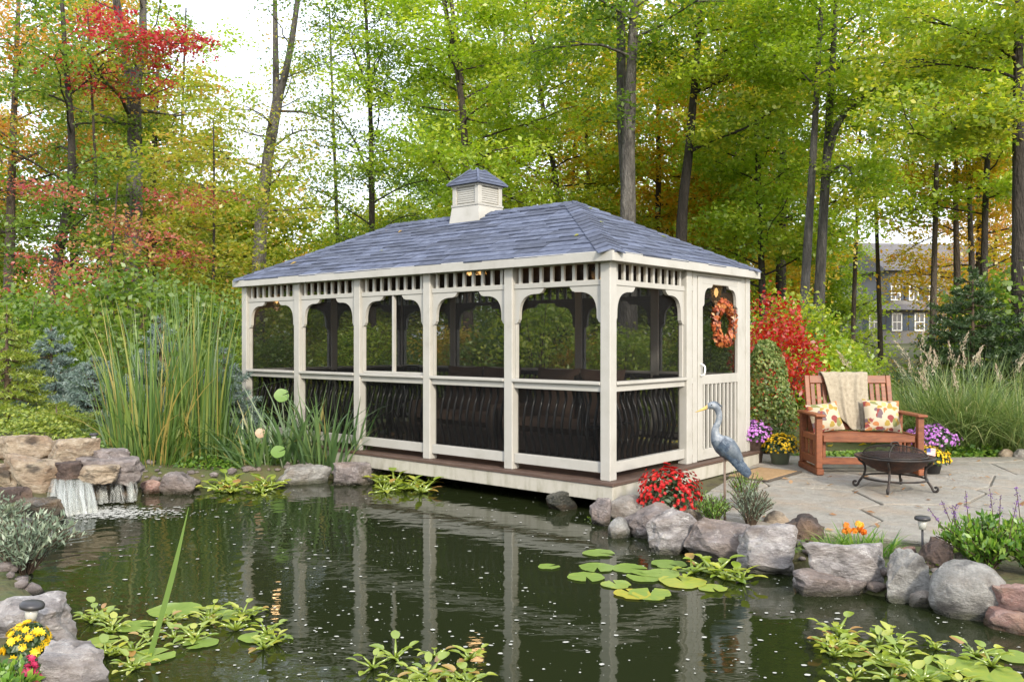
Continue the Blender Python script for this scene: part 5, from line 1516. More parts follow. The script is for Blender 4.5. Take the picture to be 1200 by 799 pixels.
def plumes(o, tips, n, L_=.26):
    P_ = []
    sel = tips[rng.permutation(len(tips))[:n]]
    C, Tt = [], []
    for t in sel:
        d = unit(np.array([t[0], t[1], 1.2])[None])[0] * L_
        m2 = 60
        s_ = rng.random(m2)[:, None]
        C.append(t - d * .35 + d * s_ * 1.0 + rng.normal(size=(m2, 3)) * (.022 * (1.15 - s_))); Tt.append(d / L_ + rng.normal(size=(m2, 3)) * .35)
    C, Tt = np.concatenate(C), unit(np.concatenate(Tt))
    v, f, a_ = leaf_quads(C, unit(np.cross(Tt, rng.normal(size=Tt.shape))), .05, .14, T=Tt, fold=0)
    c = obj('plumes', new_mesh('plumes', v, f, 'plume', attr=a_), o); c['kind'] = 'stuff'
for (px, Y, h, n, R0, lb) in ((1082, 12.2, 1.42, 760, .30, 'arching ornamental grass with feathery plumes behind the bench'), (1135, 11.9, 1.5, 1000, .36, 'largest plumed ornamental grass beside the bench'), (1196, 11.6, 1.35, 700, .32, 'plumed ornamental grass beyond the tan edging stones')):
    p = at_ground(px, Y)
    B1 = blades_np(int(n * 1.2), R0 * 1.2, h * 1.05, .42, .012, 1.15, 10, hvar=.5)
    B2 = blades_np(26, R0, h * 1.1, .42, .006, .35, 8, hvar=.25)
    o = grass_clump('ornamental_grass', lb, p, [B1, B2], 'grass_blade', 'grass', group='plumed grasses beyond the bench')
    plumes(o, B2[3], 12)
# low creepers and ground cover
def cover(name, label, cx, cy, rx_, ry_, n, size, mat, hmax=.12, zb=None):
    a_ = rng.random(n) * 6.283; r_ = np.sqrt(rng.random(n))
    x, y = cx + np.cos(a_) * r_ * rx_, cy + np.sin(a_) * r_ * ry_
    z = np.maximum(ground_z(x, y), 0.01) + hmax * rng.random(n) * (1.15 - r_)
    Nn = unit(np.array([0, -.15, 1.0]) + rng.normal(size=(n, 3)) * .45)
    v, f, at2 = leaf_quads(np.stack([x, y, z], 1), Nn, size * (.6 + .8 * rng.random(n)), .75)
    o = obj(name, new_mesh(name, v, f, mat, attr=at2)); tag(o, label, 'ground cover', kind='stuff')
p = G(270, 555)
cover('creeper_leaves', 'bright green creeping leaves between cattails and iris', p.x, p.y + .3, .85, .6, 2600, .055, 'creeper', .22)
cover('golden_creeper', 'golden green creeper above the waterfall slabs', A(20, 500, 9.8).x, 9.9, .8, .6, 2200, .045, 'needle_gold', .3)
cover('bed_leaves', 'low green leaves along the planting bed behind the patio', 5.9, 11.45, 2.2, .35, 2600, .06, 'creeper', .16)
cover('bank_leaves', 'low mixed leaves on the bank under the blue spruces', -6.0, 11.2, 1.6, 1.2, 3600, .06, 'leaf_green', .2)
cover('bed_plants', 'low green plants along the bank beside the pavilion', -4.6, 12.6, 1.6, 1.0, 3200, .07, 'leaf_green', .35)
for (px, py, w_, n_) in ((120, 566, .5, 700), (225, 566, .5, 700), (380, 556, .5, 500)):
    p = G(px, py); cover('bank_sprigs', 'low green sprigs on the bank at the foot of the ' + ('cattails near the falls' if px < 200 else ('cattails near the creeper' if px < 300 else 'iris clump')), p.x, p.y + .28, w_, .25, n_, .045, 'creeper', .13)
for (px, py, lb) in ((815, 612, 'heron shrubs'), (950, 648, 'dark pitted stone'), (1110, 672, 'solar light stone'), (735, 600, 'red chrysanthemums')):
    p = G(px, py, .1); cover('stone_sprigs', 'small mossy sprigs packed between the shore stones by the ' + lb, p.x, p.y + .1, .38, .16, 420, .026, 'leaf_green', .07)
# fallen leaves on the forest floor
n = 9000
x = rng.uniform(-22, 24, n); y = 12.5 + 26 * rng.random(n) ** 1.3
z = ground_z(x, y) + .015
v, f, at2 = leaf_quads(np.stack([x, y, z], 1), unit(np.array([0, 0, 1.0]) + rng.normal(size=(n, 3)) * .35), .1 + .06 * rng.random(n))
o = obj('fallen_leaves', new_mesh('fallen_leaves', v, f, 'leaf_gold', attr=at2)); tag(o, 'yellow and orange fallen leaves on the woodland floor', 'leaves', kind='stuff')

# sage bush at the near left, shrublets by the heron, salvia, flowers
def twiggy(name, label, loc, w, h, n, leaf, size, seed, cat='plant', up=1.0, aspect=.3, stem='twig_stuff', per=26):
    o = empty(name, loc, 0, label, cat)
    r = random.Random(seed); paths = []; C = []; Tt = []
    for k in range(n):
        a_ = r.uniform(0, 6.283); q = math.sqrt(r.random())
        tip = Vector((math.cos(a_) * q * w / 2, math.sin(a_) * q * w / 2, h * r.uniform(.6, 1.0) * (1 - .35 * q * q)))
        p_ = bez([(tip.x * .15, tip.y * .15, -.02), (tip.x * .5, tip.y * .5, tip.z * .6), tip], 3)
        paths.append((p_, [.004] * len(p_)))
        for j in range(per):
            t = r.uniform(.25, 1.0); i = t * (len(p_) - 1.001); b_ = p_[int(i)].lerp(p_[int(i) + 1], i - int(i))
            C.append(b_ + Vector((r.gauss(0, .012), r.gauss(0, .012), r.gauss(0, .012)))); Tt.append((tip.x * .6 + r.gauss(0, .25), tip.y * .6 + r.gauss(0, .25), up * .4 + r.gauss(0, .25)))
    V, F = tubes_np(paths, 3); obj('stems', new_mesh('stems', V, F, 'needle_stem'), o)
    Tt = unit(np.array(Tt)); C = np.array([tuple(c) for c in C])
    v, f, at2 = leaf_quads(C + Tt * size * .4, unit(np.cross(Tt, rng.normal(size=Tt.shape))), size * (.6 + .8 * rng.random(len(C))), aspect, T=Tt)
    c = obj('foliage', new_mesh('foliage', v, f, leaf, attr=at2), o); c['kind'] = 'stuff'
    return o
p = G(14, 700); twiggy('spurge_plant', 'grey green leafy plant leaning over the water below the falls', (p.x - .12, p.y + .35, .08), .75, .42, 80, 'sage', .045, 90)
p = G(20, 640); twiggy('spurge_plant', 'grey green plant on the bank under the wet black slab', (p.x - .25, p.y, .08), .7, .36, 60, 'sage', .045, 91)
p = G(842, 610, .15); twiggy('thyme_shrub', 'small feathery green shrub at the foot of the heron', (p.x - .04, p.y, .14), .34, .24, 60, 'creeper', .03, 92, aspect=.2)
p = G(880, 614, .15); twiggy('thyme_shrub', 'small wiry brown shrub beside the heron pole', (p.x, p.y, .14), .36, .34, 70, 'sage', .028, 93, aspect=.2)
p = G(880, 600, .15); twiggy('thyme_shrub', 'grey green wispy shrub behind the brown wiry one', (p.x, p.y + .15, .14), .34, .38, 50, 'creeper', .026, 94, aspect=.2)
def salvia(name, label, loc, w, h, n, nsp, seed):
    o = twiggy(name, label, loc, w, h, n, 'creeper', .06, seed, aspect=.4, per=22)
    r = random.Random(seed)
    paths, C, Tt = [], [], []
    for k in range(nsp):
        a_ = r.uniform(0, 6.283); q = math.sqrt(r.random()) * w / 2
        b_ = Vector((math.cos(a_) * q, math.sin(a_) * q, h * .4)); t_ = b_ + Vector((r.gauss(0, .06), r.gauss(0, .05), h * r.uniform(.6, 1.05)))
        paths.append(([b_, b_.lerp(t_, .5), t_], [.004, .003, .002]))
        for j in range(30):
            f = r.uniform(.62, 1); C.append(b_.lerp(t_, f) + Vector((r.gauss(0, .008), r.gauss(0, .008), 0))); Tt.append((r.gauss(0, 1), r.gauss(0, 1), .7))
    V, F = tubes_np(paths, 4); obj('flower_stalks', new_mesh('flower_stalks', V, F, 'needle_stem'), o)
    Tt = unit(np.array(Tt)); C = np.array([tuple(c) for c in C])
    v, f, at2 = leaf_quads(C, unit(np.cross(Tt, rng.normal(size=Tt.shape))), .016, .5, T=Tt)
    c = obj('flower_spikes', new_mesh('flower_spikes', v, f, 'fl_violet', attr=at2), o); c['kind'] = 'stuff'
p = G(1165, 668, .13); salvia('salvia_plant', 'green salvia with violet flower spikes above the round boulder', (p.x, p.y + .1, .12), .60, .36, 80, 7, 95)
p = G(1215, 672, .13); salvia('salvia_plant', 'salvia with violet spikes at the edge of the reddish slab', (p.x, p.y, .12), .5, .38, 60, 5, 96)

def mum(name, label, loc, w, h, nfl, flmat, seed, fs=.042, parent_pot=None, leaf='leaf_dark'):
    """dome of small many-petalled flowers over leaves"""
    o = empty(name, loc, 0, label, 'flowers')
    r = random.Random(seed)
    n = 900
    d = unit(rng.normal(size=(n, 3))); d[:, 2] = np.abs(d[:, 2])
    C = d * np.array([w / 2, w / 2, h]) * (.55 + .4 * rng.random((n, 1)))
    v, f, at2 = leaf_quads(C, unit(d + rng.normal(size=(n, 3)) * .6), .05 * (.6 + .7 * rng.random(n)), .55)
    c = obj('foliage', new_mesh('foliage', v, f, leaf, attr=at2), o); c['kind'] = 'stuff'
    C, Nn, Tt, rn = [], [], [], []
    for k in range(nfl):
        z = r.random() ** .8; a_ = r.uniform(0, 6.283); q = math.sqrt(max(0, 1 - z * z))
        dd = np.array([math.cos(a_) * q, math.sin(a_) * q, z])
        c_ = dd * np.array([w / 2, w / 2, h]) * r.uniform(.9, 1.05) * (1 + .22 * mnoise.noise(Vector(dd * 2.3) + Vector((seed, 0, 0))))
        nrm = unit((dd * np.array([1, 1, 1.2]) + rng.normal(size=3) * .2)[None])[0]
        s = fs * r.uniform(.75, 1.2); rv = r.random()
        t0 = np.cross(nrm, [.3, .7, .2]); t0 /= np.linalg.norm(t0); b0 = np.cross(nrm, t0)
        for ring_, (m_, el_, ln) in enumerate(((8, .25, .5), (6, .8, .36))):
            for j in range(m_):
                th = 6.283 * (j + .5 * ring_) / m_
                dv = (t0 * math.cos(th) + b0 * math.sin(th)) * math.cos(el_) + nrm * math.sin(el_)
                C.append(c_ + dv * s * ln * .55); Tt.append(dv); Nn.append(nrm + dv * -.3); rn.append(min(1, max(0, .7 * rv + .3 * r.random())))
    v, f, at2 = leaf_quads(np.array(C), unit(np.array(Nn)), fs * .55, .6, T=np.array(Tt), rnd=np.array(rn))
    c = obj('blooms', new_mesh('blooms', v, f, flmat, attr=at2), o); c['kind'] = 'stuff'
    return o
def pot(o, r0, r1, h, mat):
    V, F = lathe_vf([(r0, 0), (r1 * .98, h * .86), (r1 * 1.08, h * .87), (r1 * 1.1, h), (r1 * .96, h), (r1 * .94, h * .9)], 26)
    obj('pot', new_mesh('pot', V, F, mat, True), o)
    V, F = lathe_vf([(r1 * .5, h * .88), (r1 * .94, h * .905)], 18); obj('soil', new_mesh('soil', V, F, 'soil'), o)
PZ = .15
def potted(label, px, py, r0, r1, h, mat, fl, w, fh, nf, seed, fs=.04):
    p = G(px, py, PZ)
    o = mum('potted_chrysanthemum', label, (p.x, p.y + r0, PZ), w, fh, nf, fl, seed, fs)
    for ch in list(o.children): ch.location.z += h * .92
    pot(o, r0, r1, h, mat)
    return o
potted('purple chrysanthemum in a brown pot beside the pavilion door', 884, 543, .12, .16, .30, 'pot_brown', 'fl_purple', .50, .22, 330, 101, .034)
potted('yellow chrysanthemum in a small green pot beside the bench', 917, 545, .095, .125, .17, 'pot_green', 'fl_yellow', .44, .20, 330, 102, .034)
potted('purple chrysanthemum behind the bench arm, paired with a yellow one', 1097, 545, .12, .16, .26, 'pot_dark', 'fl_purple', .60, .22, 380, 103, .034)
potted('yellow chrysanthemum in a dark pot behind the fire pit', 1094, 556, .11, .14, .13, 'pot_dark', 'fl_yellow', .46, .18, 300, 104, .032)
p = G(790, 600, .14); mum('chrysanthemum', 'mound of bright red chrysanthemums on the stones by the pavilion corner', (p.x, p.y + .22, .13), .60, .36, 520, 'fl_red', 105, .04)
mum('chrysanthemum', 'yellow flowers on the pale boulder beside the solar light', (-2.37, 4.28, .10), .22, .14, 60, 'fl_yellow', 106, .045)
mum('chrysanthemum', 'dark magenta flowers beside the yellow ones on the boulder', (-2.19, 3.95, .08), .12, .11, 40, 'fl_magenta', 107, .034)
twiggy('foreground_leaves', 'bright green leafy plant under the magenta flowers', (-2.27, 3.9, .03), .3, .14, 30, 'creeper', .05, 108, aspect=.6)
# daylilies with orange flowers
p = G(1012, 655, .14)
for (dx, nb, h, lb) in ((-.16, 60, .22, 'low grassy leaves at the edge of the long pale slab'), (.0, 80, .26, 'grassy plant with orange and yellow flowers on the patio edge'), (.17, 60, .22, 'grassy leaves beside the small reddish stone')):
    o = grass_clump('daylily', lb, (p.x + dx, p.y + .12, .13), [blades_np(nb, .07, h, .8, .013, .6, 6, hvar=.5)], 'creeper', 'plant')
    if dx == 0:
        c = np.array([(random.uniform(-.08, .05), random.uniform(-.03, .05), random.uniform(.17, .23)) for _ in range(9)])
        idx = np.repeat(np.arange(9), 14)
        nv = unit(rng.normal(size=(len(idx), 3)) + (0, -.3, .6))
        v, f, at2 = leaf_quads(c[idx] + nv * .014, nv, .045, .7, rnd=(idx % 5) / 5 + .1 * rng.random(len(idx)))
        q = obj('flower', new_mesh('flower', v, f, 'fl_orange', attr=at2), o); q['kind'] = 'stuff'

# ------------------------------------------------------------------ floating plants
def hyacinth_proto(seed, n=8, s=1.0):
    r = random.Random(seed)
    V, F, at_ = [], [], []
    for k in range(n):
        az = 6.283 * k / n + r.uniform(-.4, .4); el = r.uniform(.02, .6) if r.random() < .75 else r.uniform(.6, 1.2); ln = s * r.uniform(.06, .16)
        d = Vector((math.cos(az) * math.cos(el), math.sin(az) * math.cos(el), math.sin(el)))
        tip = d * ln + Vector((0, 0, .004))
        v, f = tube_vf([(0, 0, 0), tuple(tip * .45 + Vector((0, 0, .006))), tuple(tip)], [.007 * s, .011 * s, .004 * s], 5)
        o_ = len(V); V += v; F += [tuple(i + o_ for i in q) for q in f]; at_ += [.35] * len(v)
        # cupped oval blade
        side = d.cross(Vector((0, 0, 1))).normalized(); nrm = side.cross(d)
        if nrm.z < 0: nrm = -nrm
        out_ = (d * r.uniform(.5, 1) + Vector((math.cos(az), math.sin(az), r.uniform(-.1, .5)))).normalized()
        L_, W_ = s * r.uniform(.06, .10), s * r.uniform(.020, .036)
        tone = min(1, max(0, r.gauss(.5, .24)))
        o_ = len(V)
        for i in range(5):
            t = i / 4; w = W_ * math.sin(math.pi * min(1, .12 + .86 * t)) ** .6 if i < 4 else .004
            for j in range(3):
                u = j - 1
                V.append(tip + out_ * (L_ * t) + side * (w * u) + nrm * (.35 * w * abs(u) - .02 * s * t * t)); at_.append(tone)
        for i in range(4):
            for j in range(2):
                a_ = o_ + i * 3 + j; F.append((a_, a_ + 1, a_ + 4, a_ + 3))
    return new_mesh('water_hyacinth', [tuple(v) for v in V], F, 'hyacinth', True, np.array(at_))
hp = [hyacinth_proto(200 + k, 7 + k % 3, 1.0) for k in range(6)]
def hyacinths(pts, label, group, s=1.0):
    for (px, py) in pts:
        p = G(px, py)
        if pond_sd(p.x, p.y) > .05: continue
        sc_ = s * random.uniform(.75, 1.2)
        o = obj('water_hyacinth', random.choice(hp), None, (p.x, p.y, .004), (random.uniform(-.1, .1), random.uniform(-.1, .1), random.uniform(0, 6.28)), (sc_, sc_, sc_))
        tag(o, label, 'floating plant', group)
rh = random.Random(31)
hyacinths([(rh.uniform(105, 235), rh.uniform(722, 785)) for _ in range(13)] + [(rh.uniform(200, 330), rh.uniform(712, 762)) for _ in range(11)], 'yellow green water hyacinth in the raft beside the pale boulder', 'hyacinths by the pale boulder', .7)
hyacinths([(rh.uniform(425, 550), rh.uniform(765, 812)) for _ in range(12)], 'water hyacinth in the raft floating out in open water', 'hyacinths in open water', .68)
hyacinths([(rh.uniform(970, 1195), rh.uniform(755, 812)) for _ in range(16)] + [(rh.uniform(965, 1060), rh.uniform(742, 775)) for _ in range(7)], 'yellow green water hyacinth floating before the big round boulder', 'hyacinths before the round boulder', .7)
hyacinths([(rh.uniform(440, 512), rh.uniform(562, 579)) for _ in range(11)], 'water hyacinth floating against the pavilion skirt', 'hyacinths at the pavilion skirt', 1.15)
hyacinths([(rh.uniform(255, 325), rh.uniform(568, 580)) for _ in range(9)], 'water hyacinth floating at the foot of the green creeper', 'hyacinths by the creeper', 1.1)
hyacinths([(825, 668), (838, 674), (812, 672), (850, 680), (868, 682)], 'water hyacinth among the lily pads below the heron', 'hyacinths among the lily pads', .95)
def pad_vf(tone, n=28):
    V, F, tn = [(0, 0, 0)], [], [tone]
    notch = random.uniform(.2, .5); ph = random.uniform(0, 6); bite = random.uniform(0, 6.28)
    for ring_, f in enumerate((.45, .8, 1.0)):
        for k in range(n + 1):
            a_ = notch / 2 + (2 * math.pi - notch) * k / n
            q = f * (1 + .045 * math.sin(3 * a_ + ph) + .03 * math.sin(7 * a_ + 2 * ph))
            if f == 1.0: q *= 1 - .16 * max(0, 1 - abs(a_ - bite) / .3) + random.uniform(-.03, .02)
            z = (.10 * max(0, math.sin(2 * a_ + ph)) ** 2 + .03 * random.random()) if f == 1.0 else 0.0
            V.append((math.cos(a_) * q, math.sin(a_) * q, z)); tn.append(min(1, max(0, tone + random.gauss(0, .10) + (.18 * random.random() if f == 1 else 0))))
    for k in range(1, n + 1): F.append((0, k, k + 1))
    for r_ in range(2):
        for k in range(n):
            a_ = 1 + r_ * (n + 1) + k; F.append((a_, a_ + n + 1, a_ + n + 2, a_ + 1))
    return V, F, np.array(tn)
def pads(lst, label, group):
    for (px, py, w_px, tone) in lst:
        p = G(px, py); r_ = w_px / 2 / FPX * p.y
        V, F, tn = pad_vf(tone)
        ang = random.uniform(0, 6.28)
        o = obj('lily_pad', new_mesh('lily_pad', V, F, 'lily_pad', True, tn), None, (p.x, p.y, .006 + .0015 * random.random()), (random.uniform(-.012, .012), random.uniform(-.012, .012), ang), (r_, r_, .3 * r_))
        tag(o, label, 'lily pad', group)
pads([(702, 649, 38, .2), (643, 665, 26, .3), (687, 677, 44, .35), (700, 666, 42, .15), (738, 667, 42, .2), (757, 677, 46, .3), (783, 662, 42, .1), (800, 683, 56, .75), (762, 697, 50, .45), (741, 697, 44, .9), (835, 690, 34, .6), (722, 686, 36, .5), (775, 673, 44, .4)], 'green lily pad in the cluster below the heron', 'lily pads below the heron')
pads([(205, 716, 60, .3), (160, 735, 44, .2), (262, 722, 40, .35), (120, 752, 36, .5), (300, 748, 40, .3), (180, 770, 50, .4), (235, 755, 40, .2)], 'green lily pad under the hyacinth raft beside the pale boulder', 'lily pads by the pale boulder')
pads([(1160, 790, 70, .6), (1120, 778, 50, .5), (1185, 770, 46, .4), (1085, 790, 52, .35), (1040, 775, 44, .55), (1000, 765, 36, .7)], 'yellow green lily pad floating before the big round boulder', 'lily pads before the round boulder')
# the single reed blade
p0, p1 = G(172, 770), A(221, 595, 4.45)
o = empty('reed_blade', (p0.x, p0.y, 0), 0, 'single long reed blade rising out of the hyacinth raft', 'plant')
bp_ = bez([Vector((0, 0, -.05)), (p1 - p0) * .5 + Vector((.015, 0, 0)) - Vector((0, 0, p0.z)), p1 - p0], 6)
V, F = [], []
for i, q in enumerate(bp_):
    t = i / (len(bp_) - 1); w = .013 * min(1, (1 - t) * 2.2) + .0008
    V += [tuple(q + Vector((-w, 0, 0))), tuple(q + Vector((0, .006 * (1 - t), 0))), tuple(q + Vector((w, .003, 0)))]
for i in range(len(bp_) - 1):
    for s_ in (0, 1): a_ = i * 3 + s_; F.append((a_, a_ + 1, a_ + 4, a_ + 3))
obj('blade', new_mesh('blade', V, F, 'reed', True, np.full(len(V), .6)), o)

# ------------------------------------------------------------------ patio furniture
# glider bench
bp0 = Vector((3.93, 9.62, PZ))
bench = empty('glider_bench', bp0, R(-2), 'reddish cedar glider bench with slatted back on the patio', 'bench')
W = 1.10
def bb(nm, *a_, b=.006, **k): return box(nm, 'cedar', bench, *a_, b, **k)
bb('seat_apron', -W / 2 + .05, W / 2 - .05, -.02, .018, .355, .43)
for k in range(7): bb('seat_slat', -W / 2 + .055, W / 2 - .055, .024 + k * .073, .024 + k * .073 + .062, .408, .428)
bb('seat_rail', -W / 2 + .05, W / 2 - .05, .50, .54, .33, .40)
# the back leans; built upright and tilted
bk = empty('backrest', (0, .54, .40), 0); bk.parent = bench; bk.rotation_euler = (R(-13), 0, 0)
def kk(nm, *a_, **k): return box(nm, 'cedar', bk, *a_, .006, **k)
kk('back_post', -W / 2 + .05, -W / 2 + .105, -.02, .022, .0, .68); kk('back_post', W / 2 - .105, W / 2 - .05, -.02, .022, .0, .68)
kk('top_rail', -W / 2 + .106, W / 2 - .106, -.018, .02, .585, .68); kk('lower_rail', -W / 2 + .106, W / 2 - .106, -.018, .02, .04, .11)
ns = 13
for k in range(ns):
    x = -W / 2 + .106 + (W - .212) * (k + .5) / ns
    kk('back_slat', x - .026, x + .026, -.008, .010, .111, .584)
for s_ in (-1, 1):
    xo = s_ * (W / 2 + .0)
    bb('front_post', xo - .034, xo + .034, -.05, .02, .07, .635)
    bb('rear_post', xo - .034, xo + .034, .52, .59, .07, .635)
    bb('armrest', xo - .055, xo + .055, -.10, .62, .636, .664, b=.012)
    bb('side_rail', xo - .025, xo + .025, .021, .519, .10, .19)
    bb('side_rail', xo - .02, xo + .02, .021, .519, .36, .43)
    for k in range(3): bb('side_slat', xo - .012, xo + .012, .10 + k * .14, .16 + k * .14, .191, .359)
    bb('foot_rail', xo - .04, xo + .04, -.08, .62, .0, .068, b=.008)
    xi = s_ * (W / 2 - .085)
    bb('swing_link', xi - .02, xi + .02, .06, .11, .10, .40); bb('swing_link', xi - .02, xi + .02, .43, .48, .10, .40)
bb('stretcher', -W / 2 + .036, W / 2 - .036, .22, .32, .102, .14)
bb('front_stretcher', -W / 2 + .036, W / 2 - .036, .0, .012, .11, .185)
# cushions
for (px, s_, rz, ry, lb) in ((-.34, .38, .12, -.12, 'floral cushion on the bench end towards the pavilion door'), (.31, .42, -.05, .06, 'floral cushion on the bench end towards the ornamental grass')):
    V, F = pillow_vf(s_, s_ * .92, .15, 16, 2.4)
    o = obj('cushion', new_mesh('cushion', V, F, 'floral', True), None, tuple(bp0 + Vector((px, .385, .43 + s_ * .44))), (R(-24), ry, rz))
    tag(o, lb, 'cushion', 'floral cushions on the bench')
# throw blanket over the back
nu, nv = 30, 54
V, F = [], []
back_top = Vector((0, .54, .40)) + Matrix.Rotation(R(-13), 3, 'X') @ Vector((0, 0, .68))
for j in range(nv + 1):
    v = j / nv
    for i in range(nu + 1):
        u = i / nu * 2 - 1
        wid = .265 + .03 * (1 - v)
        # path: 0.28 m behind, over the top, down the front to the seat
        hang = .62 + .12 * u - .16 * u * u
        s = -.28 + v * (.28 + hang + .1)
        fold = .018 * math.sin(u * 9 + 2 * v) * min(1, abs(s) * 5 + .2) + .012 * math.sin(u * 17 + 5 * v)
        xx = -.04 + u * wid * (1 - .42 * max(0, s) / .7) + .08 * max(0, s) + .01 * math.sin(7 * v + 2 * u)
        d = R(13)
        if s < -.03: y_ = back_top.y + .045 + (-s - .03) * -.15; z_ = back_top.z + .012 + s + .03
        elif s < .05:
            th = (s + .03) / .08 * math.pi
            y_ = back_top.y + .008 + .038 * math.cos(th); z_ = back_top.z + .014 + .03 * math.sin(th)
        else:
            q = s - .05
            y_ = back_top.y - .034 - q * math.sin(d) * 1.0 - .02 * min(1, q * 4); z_ = back_top.z + .012 - q * math.cos(d)
            y_ -= abs(fold) * .9
            lim = .45
            if z_ < lim: y_ -= (lim - z_) * .9; z_ = lim + .004
        V.append((xx, y_ + fold * .3, z_ + .004 * math.sin(u * 11)))
for j in range(nv):
    for i in range(nu): a_ = j * (nu + 1) + i; F.append((a_, a_ + 1, a_ + nu + 2, a_ + nu + 1))
o = obj('throw_blanket', new_mesh('throw_blanket', V, F, 'blanket', True), None, tuple(bp0), (0, 0, R(-2)))
sol = o.modifiers.new('thick', 'SOLIDIFY'); sol.thickness = .012; sol.offset = 1
tag(o, 'beige woven throw draped over the back of the bench', 'blanket')

# fire pit
fp0 = G(1051, 575, PZ) + Vector((0, .05, 0))
fp = empty('fire_pit', fp0, R(12), 'black iron fire pit bowl with spark screen on scrolled legs', 'fire pit')
V, F = lathe_vf([(.05, .165), (.16, .185), (.26, .235), (.325, .305), (.365, .315), (.372, .325), (.36, .333), (.318, .322), (.25, .25), (.15, .20), (.03, .185)], 40)
obj('bowl', new_mesh('bowl', V, F, 'rust', True), fp)
V, F = tube_vf([(math.cos(t) * .368, math.sin(t) * .368, .327) for t in np.linspace(0, 2 * math.pi, 41)], .011, 6); obj('rim', new_mesh('rim', V, F, 'iron', True), fp)
V, F = lathe_vf([(.30, .333), (.288, .362), (.25, .395), (.18, .42), (.095, .434), (.02, .438)], 32); obj('spark_screen', new_mesh('spark_screen', V, F, 'spark_screen', True), fp)
V, F = tube_vf([(math.cos(t) * .30, math.sin(t) * .30, .337) for t in np.linspace(0, 2 * math.pi, 33)], .009, 6); obj('screen_hoop', new_mesh('screen_hoop', V, F, 'iron', True), fp)
for k in range(4):
    a0 = math.pi / 4 + k * math.pi / 2
    tube('screen_rib', 'iron', fp, [(math.cos(a0) * q, math.sin(a0) * q, z) for q, z in ((.30, .34), (.29, .365), (.252, .399), (.18, .424), (.09, .438), (.0, .442))], .006, 5)
    leg = [(.345, .31), (.33, .27), (.29, .24), (.275, .19), (.29, .12), (.33, .06), (.345, .025), (.365, .012), (.385, .022), (.388, .045), (.372, .056), (.36, .045)]
    tube('leg', 'iron', fp, bez([(math.cos(a0) * q, math.sin(a0) * q, z) for q, z in leg], 3), .012, 7)
V, F = tube_vf([(math.cos(t) * .295, math.sin(t) * .295, .115) for t in np.linspace(0, 2 * math.pi, 37)], .010, 6); obj('leg_hoop', new_mesh('leg_hoop', V, F, 'iron', True), fp)
tube('lid_handle', 'iron', fp, bez([(-.05, 0, .438), (-.03, 0, .468), (.03, 0, .468), (.05, 0, .438)], 4), .006, 5)

# doormat
dm = empty('doormat', PL(2.2, -.56, PZ + .003), PANG, 'tan coir doormat on the patio before the screen door', 'doormat')
box('mat_pile', 'mat_coir', dm, -.40, .40, -.22, .22, .0, .017, .004)
for b in ((-.445, -.401, -.265, .265), (.401, .445, -.265, .265), (-.4005, .4005, -.265, -.221), (-.4005, .4005, .221, .265)): box('mat_edge', 'mat_border', dm, *b, 0, .012, .003)

# heron statue
hr0 = G(848, 610, .14)
hr = empty('heron_statue', (hr0.x, hr0.y, .20), 0, 'blue grey heron garden statue on a metal pole by the pond', 'statue')
K_ = 1.0
spine = [(.178, 0, .352), (.155, 0, .385), (.12, .0, .435), (.075, 0, .49), (.03, 0, .535), (-.015, 0, .57), (-.05, 0, .605), (-.068, 0, .65), (-.066, 0, .70), (-.046, 0, .745), (-.036, 0, .79), (-.042, 0, .835), (-.062, 0, .872), (-.088, 0, .888), (-.115, 0, .884), (-.14, 0, .872), (-.18, 0, .853), (-.235, 0, .832)]
radii = [(.012, .006), (.028, .02), (.056, .048), (.076, .074), (.082, .088), (.072, .082), (.05, .06), (.032, .037), (.025, .028), (.022, .025), (.022, .025), (.023, .026), (.028, .030), (.030, .033), (.024, .027), (.014, .016), (.009, .011), (.002, .002)]
sp_ = bez(spine, 4)
rr_ = []
for i in range(len(spine) - 1):
    for k in range(4):
        t = k / 4; rr_.append((radii[i][0] * (1 - t) + radii[i + 1][0] * t, radii[i][1] * (1 - t) + radii[i + 1][1] * t))
rr_.append(radii[-1])
V, F = tube_vf(sp_, rr_, 16)
me = new_mesh('body', V, F, 'heron_body', True)
me.materials.append(M['heron_pale']); me.materials.append(M['heron_beak'])
for p in me.polygons:
    cx_ = sum(V[i][0] for i in p.vertices) / len(p.vertices); cz_ = sum(V[i][2] for i in p.vertices) / len(p.vertices)
    if cx_ < -.136: p.material_index = 2
    elif cz_ > .60: p.material_index = 1
obj('body', me, hr)
